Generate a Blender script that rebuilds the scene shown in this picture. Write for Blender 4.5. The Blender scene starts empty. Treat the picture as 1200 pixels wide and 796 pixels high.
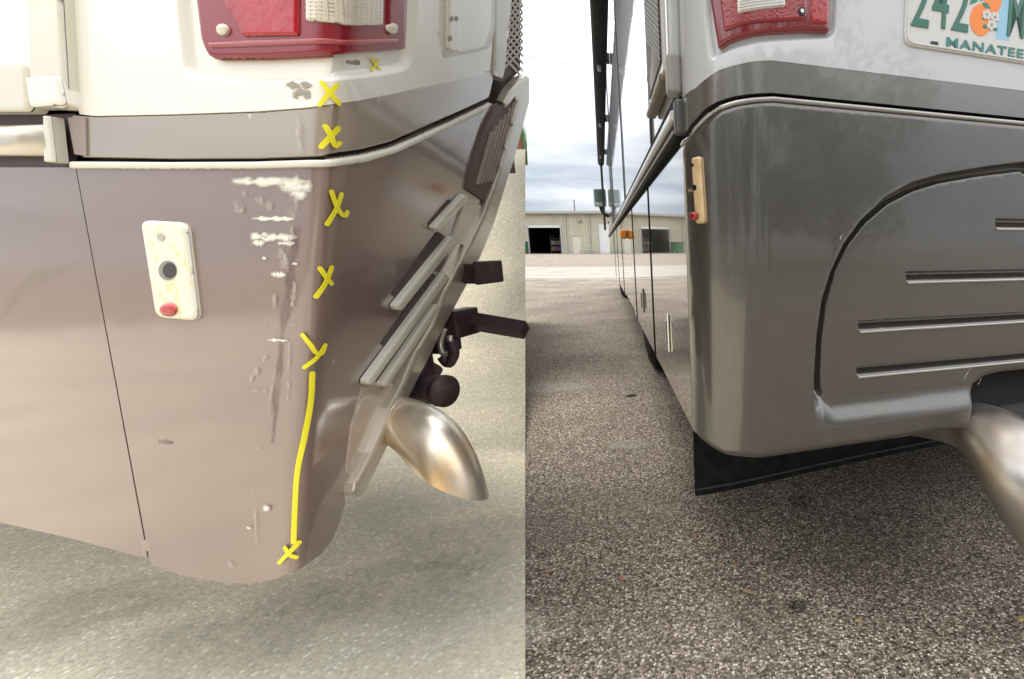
import bpy, bmesh, math, random
import numpy as np
from mathutils import Vector
from mathutils.geometry import delaunay_2d_cdt
random.seed(7)
sc = bpy.context.scene
COL = sc.collection

# ------------------------------------------------------------------ camera
F_PX, CX, CY, W, H = 575.0, 908.0, 398.0, 1200.0, 796.0
PITCH = math.atan(108 / 575)
ZC = 0.72
cam_d = bpy.data.cameras.new('camera')
cam = bpy.data.objects.new('camera', cam_d)
COL.objects.link(cam)
cam.location = (0, 0, ZC)
cam.rotation_euler = (math.radians(90) - PITCH, 0, 0)
cam_d.sensor_width = 36
cam_d.sensor_fit = 'HORIZONTAL'
cam_d.lens = 36 * F_PX / W
cam_d.shift_x = -(CX - W / 2) / W
cam_d.shift_y = 0.0
cam_d.clip_start = 0.02
cam_d.clip_end = 3000
sc.camera = cam

# ------------------------------------------------------------------ sky, sun, exposure
SUN_EL, SUN_AZ = math.radians(70), math.radians(300)    # azimuth clockwise from +Y
world = bpy.data.worlds.new('World')
sc.world = world
world.use_nodes = True
nt = world.node_tree
nt.nodes.clear()
def wn(t, **k):
    n = nt.nodes.new(t)
    for a, b in k.items(): setattr(n, a, b)
    return n
out = wn('ShaderNodeOutputWorld')
bg = wn('ShaderNodeBackground')
sky = wn('ShaderNodeTexSky', sky_type='NISHITA', sun_disc=False)
sky.sun_elevation = SUN_EL
sky.sun_rotation = SUN_AZ
sky.dust_density = 3
tc = wn('ShaderNodeTexCoord')
mp = wn('ShaderNodeMapping')
mp.inputs['Scale'].default_value = (2.2, 2.2, 15)
nz = wn('ShaderNodeTexNoise')
nz.inputs['Scale'].default_value = 1.6
nz.inputs['Detail'].default_value = 9
nz.inputs['Roughness'].default_value = 0.55
nt.links.new(tc.outputs['Generated'], mp.inputs['Vector'])
nt.links.new(mp.outputs[0], nz.inputs['Vector'])
cr = wn('ShaderNodeValToRGB')
cr.color_ramp.elements[0].position = 0.36
cr.color_ramp.elements[0].color = (3.0, 3.4, 4.0, 1)
cr.color_ramp.elements[1].position = 0.66
cr.color_ramp.elements[1].color = (6.2, 6.4, 6.8, 1)
nt.links.new(nz.outputs['Fac'], cr.inputs[0])
# the cloud deck thins towards the zenith and evens out: streaky low, bright high
sep = wn('ShaderNodeSeparateXYZ')
nt.links.new(tc.outputs['Generated'], sep.inputs[0])
mr = wn('ShaderNodeMapRange', interpolation_type='SMOOTHSTEP')
mr.inputs['From Min'].default_value = 0.14
mr.inputs['From Max'].default_value = 0.36
nt.links.new(sep.outputs['Z'], mr.inputs['Value'])
mx = wn('ShaderNodeMix', data_type='RGBA')
nt.links.new(mr.outputs[0], mx.inputs['Factor'])
nt.links.new(cr.outputs[0], mx.inputs['A'])
mx.inputs['B'].default_value = (13.0, 13.1, 13.3, 1)
mx2 = wn('ShaderNodeMix', data_type='RGBA')
mx2.inputs['Factor'].default_value = 0.88
nt.links.new(sky.outputs[0], mx2.inputs['A'])
nt.links.new(mx.outputs['Result'], mx2.inputs['B'])
nt.links.new(mx2.outputs['Result'], bg.inputs['Color'])
bg.inputs['Strength'].default_value = 0.1
nt.links.new(bg.outputs[0], out.inputs[0])

sl = bpy.data.lights.new('sun', 'SUN')
sl.energy = 1.1
sl.angle = math.radians(30)
sl.color = (1.0, 0.96, 0.9)
so = bpy.data.objects.new('sun', sl)
COL.objects.link(so)
sv = Vector((math.sin(SUN_AZ) * math.cos(SUN_EL), math.cos(SUN_AZ) * math.cos(SUN_EL), math.sin(SUN_EL)))
so.rotation_euler = (-sv).to_track_quat('-Z', 'Y').to_euler()
so.location = (0, 0, 12)
sc.view_settings.view_transform = 'Standard'
sc.view_settings.look = 'None'
sc.view_settings.exposure = 0.88
sc.view_settings.gamma = 1.0

# ------------------------------------------------------------------ materials
MATS = {}
def mat(name, col, rough=0.5, metal=0.0, coat=0.0, coat_rough=0.04, spec=0.5, var=None, bump=None, trans=0.0, ior=None, coat_ior=None):
    """var = (scale, colour2, lo, hi, detail) noise mix; bump = (scale, strength, distance)"""
    if name in MATS: return MATS[name]
    m = bpy.data.materials.new(name); m.use_nodes = True
    n = m.node_tree; b = n.nodes['Principled BSDF']
    b.inputs['Base Color'].default_value = (*col, 1)
    b.inputs['Roughness'].default_value = rough
    b.inputs['Metallic'].default_value = metal
    b.inputs['Coat Weight'].default_value = coat
    b.inputs['Coat Roughness'].default_value = coat_rough
    b.inputs['Specular IOR Level'].default_value = spec
    b.inputs['Transmission Weight'].default_value = trans
    if ior: b.inputs['IOR'].default_value = ior
    g = n.nodes.new('ShaderNodeNewGeometry')
    if var:
        t = n.nodes.new('ShaderNodeTexNoise'); t.inputs['Scale'].default_value = var[0]
        t.inputs['Detail'].default_value = var[4] if len(var) > 4 else 5
        n.links.new(g.outputs['Position'], t.inputs['Vector'])
        r = n.nodes.new('ShaderNodeValToRGB')
        r.color_ramp.elements[0].position = var[2]; r.color_ramp.elements[1].position = var[3]
        r.color_ramp.elements[0].color = (*col, 1); r.color_ramp.elements[1].color = (*var[1], 1)
        n.links.new(t.outputs['Fac'], r.inputs[0]); n.links.new(r.outputs[0], b.inputs['Base Color'])
    if bump:
        t2 = n.nodes.new('ShaderNodeTexNoise'); t2.inputs['Scale'].default_value = bump[0]; t2.inputs['Detail'].default_value = 3
        n.links.new(g.outputs['Position'], t2.inputs['Vector'])
        bp = n.nodes.new('ShaderNodeBump'); bp.inputs['Strength'].default_value = bump[1]; bp.inputs['Distance'].default_value = bump[2]
        n.links.new(t2.outputs['Fac'], bp.inputs['Height']); n.links.new(bp.outputs[0], b.inputs['Normal'])
        n.links.new(bp.outputs[0], b.inputs['Coat Normal'])
    if coat_ior: b.inputs['Coat IOR'].default_value = coat_ior
    MATS[name] = m
    return m

def aggregate(name, stones, mortar, scale, patch_cols, bump=0.6):
    """exposed-aggregate paving: every stone gets its own tone, bound in a darker or paler matrix"""
    m = bpy.data.materials.new(name); m.use_nodes = True
    n = m.node_tree; b = n.nodes['Principled BSDF']; L = n.links.new
    g = n.nodes.new('ShaderNodeNewGeometry')
    wv = n.nodes.new('ShaderNodeTexNoise'); wv.inputs['Scale'].default_value = scale * 0.8
    L(g.outputs['Position'], wv.inputs['Vector'])
    add = n.nodes.new('ShaderNodeVectorMath'); add.operation = 'MULTIPLY_ADD'
    add.inputs[1].default_value = (0.6 / scale,) * 3
    L(wv.outputs['Color'], add.inputs[0]); L(g.outputs['Position'], add.inputs[2])
    v = n.nodes.new('ShaderNodeTexVoronoi'); v.inputs['Scale'].default_value = scale
    L(add.outputs[0], v.inputs['Vector'])
    sp = n.nodes.new('ShaderNodeSeparateColor'); L(v.outputs['Color'], sp.inputs[0])
    r = n.nodes.new('ShaderNodeValToRGB'); r.color_ramp.interpolation = 'CONSTANT'
    els = r.color_ramp.elements
    for i, (p, c) in enumerate(stones):
        e = els[i] if i < 2 else els.new(p)
        e.position = p; e.color = (*c, 1)
    L(sp.outputs[0], r.inputs[0])
    ed = n.nodes.new('ShaderNodeMapRange'); ed.inputs['From Min'].default_value = 0.45; ed.inputs['From Max'].default_value = 0.75
    L(v.outputs['Distance'], ed.inputs['Value'])
    mxa = n.nodes.new('ShaderNodeMix'); mxa.data_type = 'RGBA'
    L(ed.outputs[0], mxa.inputs['Factor']); L(r.outputs[0], mxa.inputs['A']); mxa.inputs['B'].default_value = (*mortar, 1)
    big = n.nodes.new('ShaderNodeTexNoise'); big.inputs['Scale'].default_value = 1.7; big.inputs['Detail'].default_value = 7
    L(g.outputs['Position'], big.inputs['Vector'])
    rb = n.nodes.new('ShaderNodeValToRGB')
    rb.color_ramp.elements[0].position = 0.33; rb.color_ramp.elements[0].color = (*patch_cols[0], 1)
    rb.color_ramp.elements[1].position = 0.68; rb.color_ramp.elements[1].color = (*patch_cols[1], 1)
    L(big.outputs['Fac'], rb.inputs[0])
    mul = n.nodes.new('ShaderNodeMix'); mul.data_type = 'RGBA'; mul.blend_type = 'MULTIPLY'; mul.inputs['Factor'].default_value = 1
    L(mxa.outputs['Result'], mul.inputs['A']); L(rb.outputs[0], mul.inputs['B'])
    L(mul.outputs['Result'], b.inputs['Base Color'])
    b.inputs['Roughness'].default_value = 0.75
    b.inputs['Specular IOR Level'].default_value = 0.3
    bp = n.nodes.new('ShaderNodeBump'); bp.inputs['Strength'].default_value = bump; bp.inputs['Distance'].default_value = 0.006; bp.invert = True
    L(v.outputs['Distance'], bp.inputs['Height']); L(bp.outputs[0], b.inputs['Normal'])
    MATS[name] = m
    return m

ASPHALT = aggregate('asphalt', [(0, (.05, .04, .033)), (.14, (.17, .138, .106)), (.32, (.29, .24, .185)), (.54, (.41, .345, .272)), (.76, (.56, .48, .39)), (.91, (.86, .79, .68))],
                    (.12, .10, .08), 215, ((.72, .70, .68), (1.12, 1.10, 1.06)))
APRON = aggregate('pale_concrete', [(0, (.64, .585, .44)), (.25, (.72, .66, .50)), (.5, (.78, .72, .56)), (.75, (.56, .525, .43)), (.93, (.95, .91, .80))],
                  (.68, .625, .48), 150, ((.70, .71, .74), (1.12, 1.10, 1.05)), 0.25)
ROADC = mat('pale_road', (.30, .27, .23), .85, var=(1.2, (.38, .345, .30), .35, .7, 8))

GREY = mat('grey_metallic_paint', (.104, .097, .088), .30, .7, 1, .05, var=(900, (.140, .131, .121), .4, .62, 2), bump=(14, .018, .02))
GREY2 = mat('grey_band_paint', (.15, .142, .132), .34, .6, 1, .05, var=(900, (.19, .18, .168), .4, .62, 2), bump=(14, .018, .02))
WHITE = mat('white_paint', (.50, .515, .53), .35, 0, 1, .03, bump=(10, .012, .02))
SIDEP = mat('silver_side_paint', (.33, .312, .287), .10, .9, 1, .006, bump=(3.0, .012, .02))
LBROWN = mat('mauve_brown_paint', (.262, .182, .155), .40, .15, 1, .10, var=(5, (.240, .169, .147), .35, .7, 6), bump=(12, .02, .02), coat_ior=1.65)
LBAND = mat('taupe_band_paint', (.37, .30, .235), .38, .2, 1, .12, var=(4, (.39, .315, .245), .35, .7, 6), bump=(12, .02, .02), coat_ior=1.9)
LWHITE = mat('cream_white_paint', (.93, .905, .82), .35, 0, .7, .06, var=(3, (.90, .87, .78), .35, .7, 5))
LTRIM = mat('cream_trim', (.76, .73, .62), .4, 0, .4, .1)
LSIL = mat('satin_aluminium', (.66, .60, .50), .3, .5, .3, .1)
LDARK = mat('hazed_black_plastic', (.08, .05, .06), .6)  # black lifted and tinted: washed-out haze put into the colour
BLACK = mat('black_rubber', (.012, .012, .013), .75, spec=.15, var=(30, (.03, .03, .03), .4, .8, 6))
BLKGLOSS = mat('black_gloss', (.012, .012, .013), .4, 0, .1)
UNDER = mat('underbody_black', (.012, .012, .012), .9)
CHROME = mat('chrome', (.72, .71, .69), .12, 1.0)
RED = mat('red_lens', (.24, .008, .012), .12, 0, 1, .02, var=(60, (.30, .012, .016), .4, .7, 3), bump=(260, .25, .002))
REDB = mat('red_lens_bright', (.34, .008, .014), .15, 0, 1, .02, bump=(200, .25, .002))
REDD = mat('dark_red_bezel', (.19, .012, .018), .15, 0, 1, .03)
LREDB = mat('faded_red_lens', (.50, .002, .014), .25, 0, .25, .03, var=(22, (.34, .002, .010), .4, .65, 4), bump=(90, .2, .003))
LREDD = mat('faded_dark_red', (.25, .006, .016), .3, 0, .25, .08)
CLEAR = mat('reverse_lens', (.62, .60, .55), .2, .1, 1, .02)
TAN = mat('aged_amber_lens', (.66, .48, .27), .4, 0, .5, .1, var=(60, (.55, .38, .2), .4, .7, 4))
LPLATE = mat('cream_lens_plate', (.90, .86, .72), .35, 0, .4, .1, var=(55, (.80, .80, .40), .56, .66, 3))
ORANGE = mat('amber_marker', (.85, .30, .02), .3, 0, .6)
YEL = mat('yellow_marker', (.93, .83, .03), .45)
PLATEW = mat('plate_white', (.62, .62, .61), .4, 0, .2)
PGREEN = mat('plate_green', (.012, .13, .085), .4, 0, .3)
PTEAL = mat('plate_teal', (.03, .20, .18), .4, 0, .3)
PORANGE = mat('plate_orange', (.86, .22, .01), .4, 0, .3)
PLEAF = mat('plate_leaf', (.02, .22, .15), .4)
PBLUE = mat('plate_blue', (.30, .56, .74), .4)
ALU = mat('aluminium', (.60, .58, .55), .3, .8)
MESHM = mat('grey_mesh', (.36, .35, .33), .5, .3)
GREYPL = mat('grey_plastic', (.33, .32, .31), .5)

def exhaust_mat(name, base, rust, band):
    m = bpy.data.materials.new(name); m.use_nodes = True
    n = m.node_tree; b = n.nodes['Principled BSDF']; L = n.links.new
    g = n.nodes.new('ShaderNodeTexCoord')
    nz = n.nodes.new('ShaderNodeTexNoise'); nz.inputs['Scale'].default_value = 7; nz.inputs['Detail'].default_value = 5
    wv = n.nodes.new('ShaderNodeTexWave'); wv.inputs['Scale'].default_value = 3.5; wv.inputs['Distortion'].default_value = 6; wv.inputs['Detail'].default_value = 3
    L(g.outputs['Object'], nz.inputs['Vector']); L(g.outputs['Object'], wv.inputs['Vector'])
    r = n.nodes.new('ShaderNodeValToRGB')
    r.color_ramp.elements[0].position = .36; r.color_ramp.elements[0].color = (*rust, 1)
    r.color_ramp.elements[1].position = .6; r.color_ramp.elements[1].color = (*base, 1)
    L(nz.outputs['Fac'], r.inputs[0])
    mx = n.nodes.new('ShaderNodeMix'); mx.data_type = 'RGBA'
    mm = n.nodes.new('ShaderNodeMath'); mm.operation = 'MULTIPLY'; mm.inputs[1].default_value = .45
    L(wv.outputs['Fac'], mm.inputs[0]); L(mm.outputs[0], mx.inputs['Factor'])
    L(r.outputs[0], mx.inputs['A']); mx.inputs['B'].default_value = (*band, 1)
    L(mx.outputs['Result'], b.inputs['Base Color'])
    b.inputs['Metallic'].default_value = .85; b.inputs['Roughness'].default_value = .3
    rr = n.nodes.new('ShaderNodeMapRange'); rr.inputs['To Min'].default_value = .45; rr.inputs['To Max'].default_value = .2
    L(nz.outputs['Fac'], rr.inputs['Value']); L(rr.outputs[0], b.inputs['Roughness'])
    MATS[name] = m; return m
EXH = exhaust_mat('heat_stained_steel', (.66, .64, .60), (.42, .34, .26), (.30, .29, .28))
LEXH = exhaust_mat('tarnished_chrome', (.98, .93, .80), (.80, .56, .32), (.93, .88, .76))

def scuff_mat(name, col, scale, lo, hi, fade=False, stretch=(1, 1, 1), top=1.0):
    m = bpy.data.materials.new(name); m.use_nodes = True
    n = m.node_tree; b = n.nodes['Principled BSDF']; L = n.links.new
    b.inputs['Base Color'].default_value = (*col, 1); b.inputs['Roughness'].default_value = .7
    g = n.nodes.new('ShaderNodeNewGeometry')
    mp_ = n.nodes.new('ShaderNodeMapping'); mp_.inputs['Scale'].default_value = stretch
    L(g.outputs['Position'], mp_.inputs['Vector'])
    t = n.nodes.new('ShaderNodeTexNoise'); t.inputs['Scale'].default_value = scale; t.inputs['Detail'].default_value = 6
    L(mp_.outputs[0], t.inputs['Vector'])
    r = n.nodes.new('ShaderNodeMapRange'); r.inputs['From Min'].default_value = lo; r.inputs['From Max'].default_value = hi; r.inputs['To Max'].default_value = top
    L(t.outputs['Fac'], r.inputs['Value'])
    if fade:
        a = n.nodes.new('ShaderNodeAttribute'); a.attribute_name = 'fade'
        mm = n.nodes.new('ShaderNodeMath'); mm.operation = 'MULTIPLY'
        L(a.outputs['Fac'], mm.inputs[0]); L(r.outputs[0], mm.inputs[1]); L(mm.outputs[0], b.inputs['Alpha'])
    else: L(r.outputs[0], b.inputs['Alpha'])
    MATS[name] = m; return m
SCUFF = scuff_mat('scraped_filler', (.86, .82, .72), 70, .22, .44, True, (1, 1, 2.5))
SCUFF2 = scuff_mat('faint_scrape', (.62, .56, .49), 130, .38, .75, True, (1, 1, .5), .8)
SCUFFR = scuff_mat('hairline_scrape', (.62, .60, .56), 130, .40, .62)
SCUFF3 = scuff_mat('dark_scrape', (.20, .13, .12), 45, .25, .9, True, (1, 1, .3), .8)
CHIP = scuff_mat('chipped_gelcoat', (.36, .33, .26), 110, .34, .46, True)

# ------------------------------------------------------------------ geometry helpers
O = np.array([0, 0, ZC]); cP, sP = math.cos(PITCH), math.sin(PITCH)
def ray(px, py):
    u = (np.asarray(px, float) - CX) / F_PX; v = (CY - np.asarray(py, float)) / F_PX
    return np.stack([u, cP + v * sP, -sP + v * cP], -1)
def at(px, py, dist):
    """point seen at a pixel of the photograph, dist metres in front (world Y)"""
    d = ray(px, py); return O + d * (dist / d[1])
def ground(px, py, z=0.0):
    d = ray(px, py); return O + d * ((z - ZC) / d[2])

def link(name, me, m, parent=None):
    o = bpy.data.objects.new(name, me); COL.objects.link(o)
    if m: me.materials.append(m)
    if parent: o.parent = parent
    return o
def empty(name, label, cat, loc=(0, 0, 0), group=None):
    o = bpy.data.objects.new(name, None); COL.objects.link(o)
    o.empty_display_size = .1
    ORIG[o.name] = loc
    o['label'] = label; o['category'] = cat
    if group: o['group'] = group
    return o
ORIG = {}
def tag(o, label, cat, group=None):
    o['label'] = label; o['category'] = cat
    if group: o['group'] = group
    return o
def mesh_obj(name, verts, faces, m, parent=None, smooth=False):
    me = bpy.data.meshes.new(name)
    me.from_pydata([tuple(map(float, v)) for v in verts], [], faces); me.validate()
    bm = bmesh.new(); bm.from_mesh(me); bmesh.ops.recalc_face_normals(bm, faces=bm.faces); bm.to_mesh(me); bm.free()
    if smooth:
        for p in me.polygons: p.use_smooth = True
    return link(name, me, m, parent)
def bm_obj(name, bm, m, parent=None, smooth=False):
    me = bpy.data.meshes.new(name)
    bmesh.ops.recalc_face_normals(bm, faces=bm.faces)
    bm.to_mesh(me); bm.free()
    if smooth:
        for p in me.polygons: p.use_smooth = True
    return link(name, me, m, parent)

def box_bm(bm, org, ax, ay, az, lo, hi, bev=0.0):
    """box in a local frame (org, three axes)"""
    vs = []
    for k in range(8):
        c = [hi[i] if (k >> i) & 1 else lo[i] for i in range(3)]
        vs.append(bm.verts.new(Vector(org + ax * c[0] + ay * c[1] + az * c[2])))
    fs = [(0, 1, 3, 2), (4, 6, 7, 5), (0, 4, 5, 1), (2, 3, 7, 6), (0, 2, 6, 4), (1, 5, 7, 3)]
    faces = [bm.faces.new([vs[i] for i in f]) for f in fs]
    if bev:
        es = list({e for f in faces for e in f.edges})
        bmesh.ops.bevel(bm, geom=es, offset=bev, segments=2, affect='EDGES', profile=.5)
def box(name, org, ax, ay, az, lo, hi, m, parent=None, bev=0.0):
    bm = bmesh.new(); box_bm(bm, org, ax, ay, az, lo, hi, bev)
    return bm_obj(name, bm, m, parent)

def tube(name, pts, rad, m, parent=None, seg=16, caps=True, end_normal=None, scale2=1.0):
    """swept tube through points (numpy) with radius per point"""
    pts = [np.array(p, float) for p in pts]
    n = len(pts); rad = [rad] * n if np.isscalar(rad) else rad
    vs, fs = [], []
    up = None
    for i, p in enumerate(pts):
        t = pts[min(i + 1, n - 1)] - pts[max(i - 1, 0)]; t /= np.linalg.norm(t)
        if up is None:
            a = np.array([0, 0, 1.0]) if abs(t[2]) < .9 else np.array([1.0, 0, 0])
            up = a - t * (a @ t)
        else: up = up - t * (up @ t)
        up /= np.linalg.norm(up); sd = np.cross(t, up)
        for k in range(seg):
            a = 2 * math.pi * k / seg
            vs.append(p + rad[i] * (math.cos(a) * up + math.sin(a) * sd * scale2))
    for i in range(n - 1):
        for k in range(seg):
            k2 = (k + 1) % seg
            fs.append((i * seg + k, i * seg + k2, (i + 1) * seg + k2, (i + 1) * seg + k))
    if caps:
        fs.append(tuple(range(seg))); fs.append(tuple(range((n - 1) * seg, n * seg)))
    return mesh_obj(name, vs, fs, m, parent, smooth=(seg > 6))
def spline(ctrl, n=24):
    """Catmull-Rom through control rows (any width)"""
    c = np.array(ctrl, float); c = np.vstack([2 * c[0] - c[1], c, 2 * c[-1] - c[-2]])
    out_ = []
    for i in range(1, len(c) - 2):
        for k in range(n):
            t = k / n
            out_.append(.5 * ((2 * c[i]) + (-c[i - 1] + c[i + 1]) * t + (2 * c[i - 1] - 5 * c[i] + 4 * c[i + 1] - c[i + 2]) * t * t + (-c[i - 1] + 3 * c[i] - 3 * c[i + 1] + c[i + 2]) * t ** 3))
    out_.append(c[-2]); return np.array(out_)

def densify(poly, step, closed=True):
    poly = [np.array(p, float) for p in poly]; out_ = []
    n = len(poly)
    for i in range(n if closed else n - 1):
        a, b = poly[i], poly[(i + 1) % n]
        k = max(1, int(math.ceil(np.linalg.norm(b - a) / step)))
        for j in range(k): out_.append(a + (b - a) * j / k)
    if not closed: out_.append(poly[-1])
    return np.array(out_)
def rounded(poly, r, n=5):
    """round the corners of a 2D polygon; r number or list"""
    poly = [np.array(p, float) for p in poly]; N = len(poly); out_ = []
    for i in range(N):
        ri = r[i] if isinstance(r, (list, tuple)) else r
        p = poly[i]
        if ri <= 0: out_.append(p); continue
        a, b = poly[i - 1] - p, poly[(i + 1) % N] - p
        la, lb = np.linalg.norm(a), np.linalg.norm(b)
        q = min(ri, la * .49, lb * .49)
        A, B = p + a / la * q, p + b / lb * q
        for k in range(n + 1):
            t = k / n; out_.append((1 - t) ** 2 * A + 2 * t * (1 - t) * p + t * t * B)
    return out_
def inside(pts, poly):
    x, y = pts[:, 0], pts[:, 1]; res = np.zeros(len(pts), bool)
    n = len(poly)
    for i in range(n):
        x1, y1 = poly[i]; x2, y2 = poly[(i + 1) % n]
        if y1 == y2: continue
        c = ((y1 > y) != (y2 > y)) & (x < (x2 - x1) * (y - y1) / (y2 - y1) + x1)
        res ^= c
    return res
def dist_poly(pts, poly, closed=True):
    d = np.full(len(pts), 1e9); n = len(poly)
    for i in range(n if closed else n - 1):
        a = poly[i]; b = poly[(i + 1) % n]; ab = b - a; L2 = max(ab @ ab, 1e-12)
        t = np.clip(((pts - a) @ ab) / L2, 0, 1)
        d = np.minimum(d, np.linalg.norm(pts - a - t[:, None] * ab, axis=1))
    return d

def patch(name, outline, surf, m, parent=None, off=0.0, thick=.004, step=8.0, bev=0.0, bevw=0.0, holes=(), relief=None, extra=None, ostep=None, eps=None, avoid=None, cons=(), fade=0):
    """sheet on a curved surface: outline (2D, in the surface's own coordinates) is meshed, mapped by surf(pts, off),
    given thickness behind and, with bev, a rounded edge; relief(pts) adds height"""
    ostep = ostep or step
    loops = [densify(outline, ostep)] + [densify(h, ostep) for h in holes]
    def height(p):
        h = np.full(len(p), off, float)
        if bev:
            d = dist_poly(p, loops[0])
            for l in loops[1:]: d = np.minimum(d, dist_poly(p, l))
            t = np.clip(d / bevw, 0, 1)
            h -= bev * (1 - np.sqrt(np.clip(1 - (1 - t) ** 2, 0, 1)))
        if relief: h += relief(p)
        return h
    P = []; edges = []
    for l in loops:
        s = len(P); P += list(l); edges += [(s + i, s + (i + 1) % len(l)) for i in range(len(l))]
    lo, hi = loops[0].min(0), loops[0].max(0)
    gx = np.arange(lo[0] + step * .5, hi[0], step); gy = np.arange(lo[1] + step * .5, hi[1], step)
    if len(gx) and len(gy):
        G = np.stack(np.meshgrid(gx, gy), -1).reshape(-1, 2)
    else: G = np.zeros((0, 2))
    if avoid is not None: G = G[~avoid(G)]
    if extra is not None: G = np.vstack([G, extra])
    if bev:
        for l in loops:
            nx = np.roll(l, -1, 0) - np.roll(l, 1, 0); nn = np.stack([-nx[:, 1], nx[:, 0]], -1)
            nn /= np.maximum(np.linalg.norm(nn, axis=1), 1e-9)[:, None]
            for sg in (-1, 1):
                for k in (.12, .35, .65, 1.0): 
                    q = l + nn * sg * bevw * k
                    q = q[dist_poly(q, l) > bevw * k * .9]
                    G = np.vstack([G, q]) if len(q) else G
    if len(G):
        k = inside(G, loops[0])
        for l in loops[1:]: k &= ~inside(G, l)
        G = G[k]
        if len(G):
            mind = .1 * bevw if bev else ostep * .25
            dd = dist_poly(G, loops[0])
            for l in loops[1:]: dd = np.minimum(dd, dist_poly(G, l))
            G = G[dd > mind]
    for cl in cons:
        s_ = len(P); P += list(cl); edges += [(s_ + i, s_ + i + 1) for i in range(len(cl) - 1)]
    allp = np.vstack([np.array(P), G]) if len(G) else np.array(P)
    e = eps or step * 1e-3
    vo, eo, fo, ov, oe, of = delaunay_2d_cdt([Vector((float(a), float(b))) for a, b in allp], edges, [], 0, e)
    v2 = np.array([(v.x, v.y) for v in vo]); tri = np.array([f[:] for f in fo])
    cen = v2[tri].mean(1)
    k = inside(cen, loops[0])
    for l in loops[1:]: k &= ~inside(cen, l)
    tri = tri[k]
    h0 = height(v2); P3 = surf(v2, h0)
    d = step * .02 if not bev else min(step * .02, bevw * .05)
    e1 = v2 + [d, 0]; e2 = v2 + [0, d]
    N = np.cross(surf(e1, height(e1)) - P3, surf(e2, height(e2)) - P3)
    N /= np.maximum(np.linalg.norm(N, axis=1), 1e-12)[:, None]
    base = surf(v2, h0 * 0); outw = surf(v2, h0 * 0 + 1e-3) - base
    sgn = np.sign((N * outw).sum(1)); sgn[sgn == 0] = 1
    N *= sgn[:, None]
    # orient triangles outwards
    fn = np.cross(P3[tri[:, 1]] - P3[tri[:, 0]], P3[tri[:, 2]] - P3[tri[:, 0]])
    fl = (fn * outw[tri[:, 0]]).sum(1) < 0
    tri[fl] = tri[fl][:, ::-1]
    nv = len(v2); verts = list(P3); faces = [tuple(map(int, t)) for t in tri]
    nfront = len(faces)
    if thick:
        for l in loops:
            hl = height(l); A = surf(l, hl); B = surf(l, hl * 0 + off - thick)
            s = len(verts); n_ = len(l); verts += list(A) + list(B)
            for i in range(n_):
                j = (i + 1) % n_
                faces.append((s + i, s + j, s + n_ + j, s + n_ + i))
    me = bpy.data.meshes.new(name)
    me.from_pydata([tuple(map(float, v)) for v in verts], [], faces)
    nor = np.zeros((len(verts), 3)); nor[:nv] = N
    for i, p in enumerate(me.polygons): p.use_smooth = i < nfront
    ln = np.zeros((len(me.loops), 3))
    for p in me.polygons:
        for li in p.loop_indices:
            vi = me.loops[li].vertex_index
            ln[li] = N[vi] if vi < nv else (0, 0, 0)
    me.normals_split_custom_set([tuple(x) for x in ln])
    if fade:
        at_ = me.attributes.new('fade', 'FLOAT', 'POINT')
        fv = np.zeros(len(verts)); fv[:nv] = np.clip(dist_poly(v2, loops[0]) / fade, 0, 1)
        at_.data.foreach_set('value', fv.astype(np.float32))
    return link(name, me, m, parent)

def insets(poly, widths, step):
    l = densify(poly, step); t = np.roll(l, -1, 0) - np.roll(l, 1, 0); n = np.stack([-t[:, 1], t[:, 0]], -1)
    n /= np.maximum(np.linalg.norm(n, axis=1), 1e-9)[:, None]; out_ = []
    for w in widths:
        for sg in (-1, 1):
            q = l + n * sg * w; k = inside(q, l) & (dist_poly(q, l) > w * .92) if w else np.ones(len(q), bool)
            out_.append(q[k])
    return out_
def smooth01(t): t = np.clip(t, 0, 1); return t * t * (3 - 2 * t)
def text_mesh(name, body, height, width, extr, org, ax, ay, az, m, parent, bold=0.0, spacing=1.0):
    cu = bpy.data.curves.new(name, 'FONT'); cu.body = body; cu.size = 1; cu.extrude = .5; cu.offset = bold; cu.resolution_u = 3
    cu.space_character = spacing
    o = bpy.data.objects.new(name, cu); COL.objects.link(o)
    dg = bpy.context.evaluated_depsgraph_get(); me = bpy.data.meshes.new_from_object(o.evaluated_get(dg))
    bpy.data.objects.remove(o); bpy.data.curves.remove(cu)
    co = np.array([v.co[:] for v in me.vertices]); lo, hi = co.min(0), co.max(0)
    co = (co - lo) / (hi - lo)
    for v, c in zip(me.vertices, co):
        v.co = Vector(org + ax * c[0] * width + ay * c[1] * height + az * c[2] * extr)
    me.name = name
    me.materials.clear()
    return link(name, me, m, parent)

X, Y, Z = np.eye(3)
# ================================================================== THE SETTING
def sheet(name, poly, z, m, kind='structure', parent=None, nx=1):
    o = mesh_obj(name, [(p[0], p[1], z) for p in poly], [tuple(range(len(poly)))], m, parent)
    o['kind'] = kind; return o
sheet('asphalt_lot', [(-900, -300), (900, -300), (900, 1500), (-900, 1500)], 0.0, ASPHALT)
g1, g2 = ground(616, 580), ground(616, 300)
sd = (g2 - g1) / (g2[1] - g1[1])                 # direction of the joint between the two pavings, per metre of Y
def seam(y): return g1 + sd * (y - g1[1])
sheet('concrete_apron', [(seam(.55)[0], -5.0), tuple(seam(.55)[:2]), (seam(1.56)[0] - .001, 1.56), (-9, 1.56), (-9, -5.0)], .004, APRON)
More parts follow.
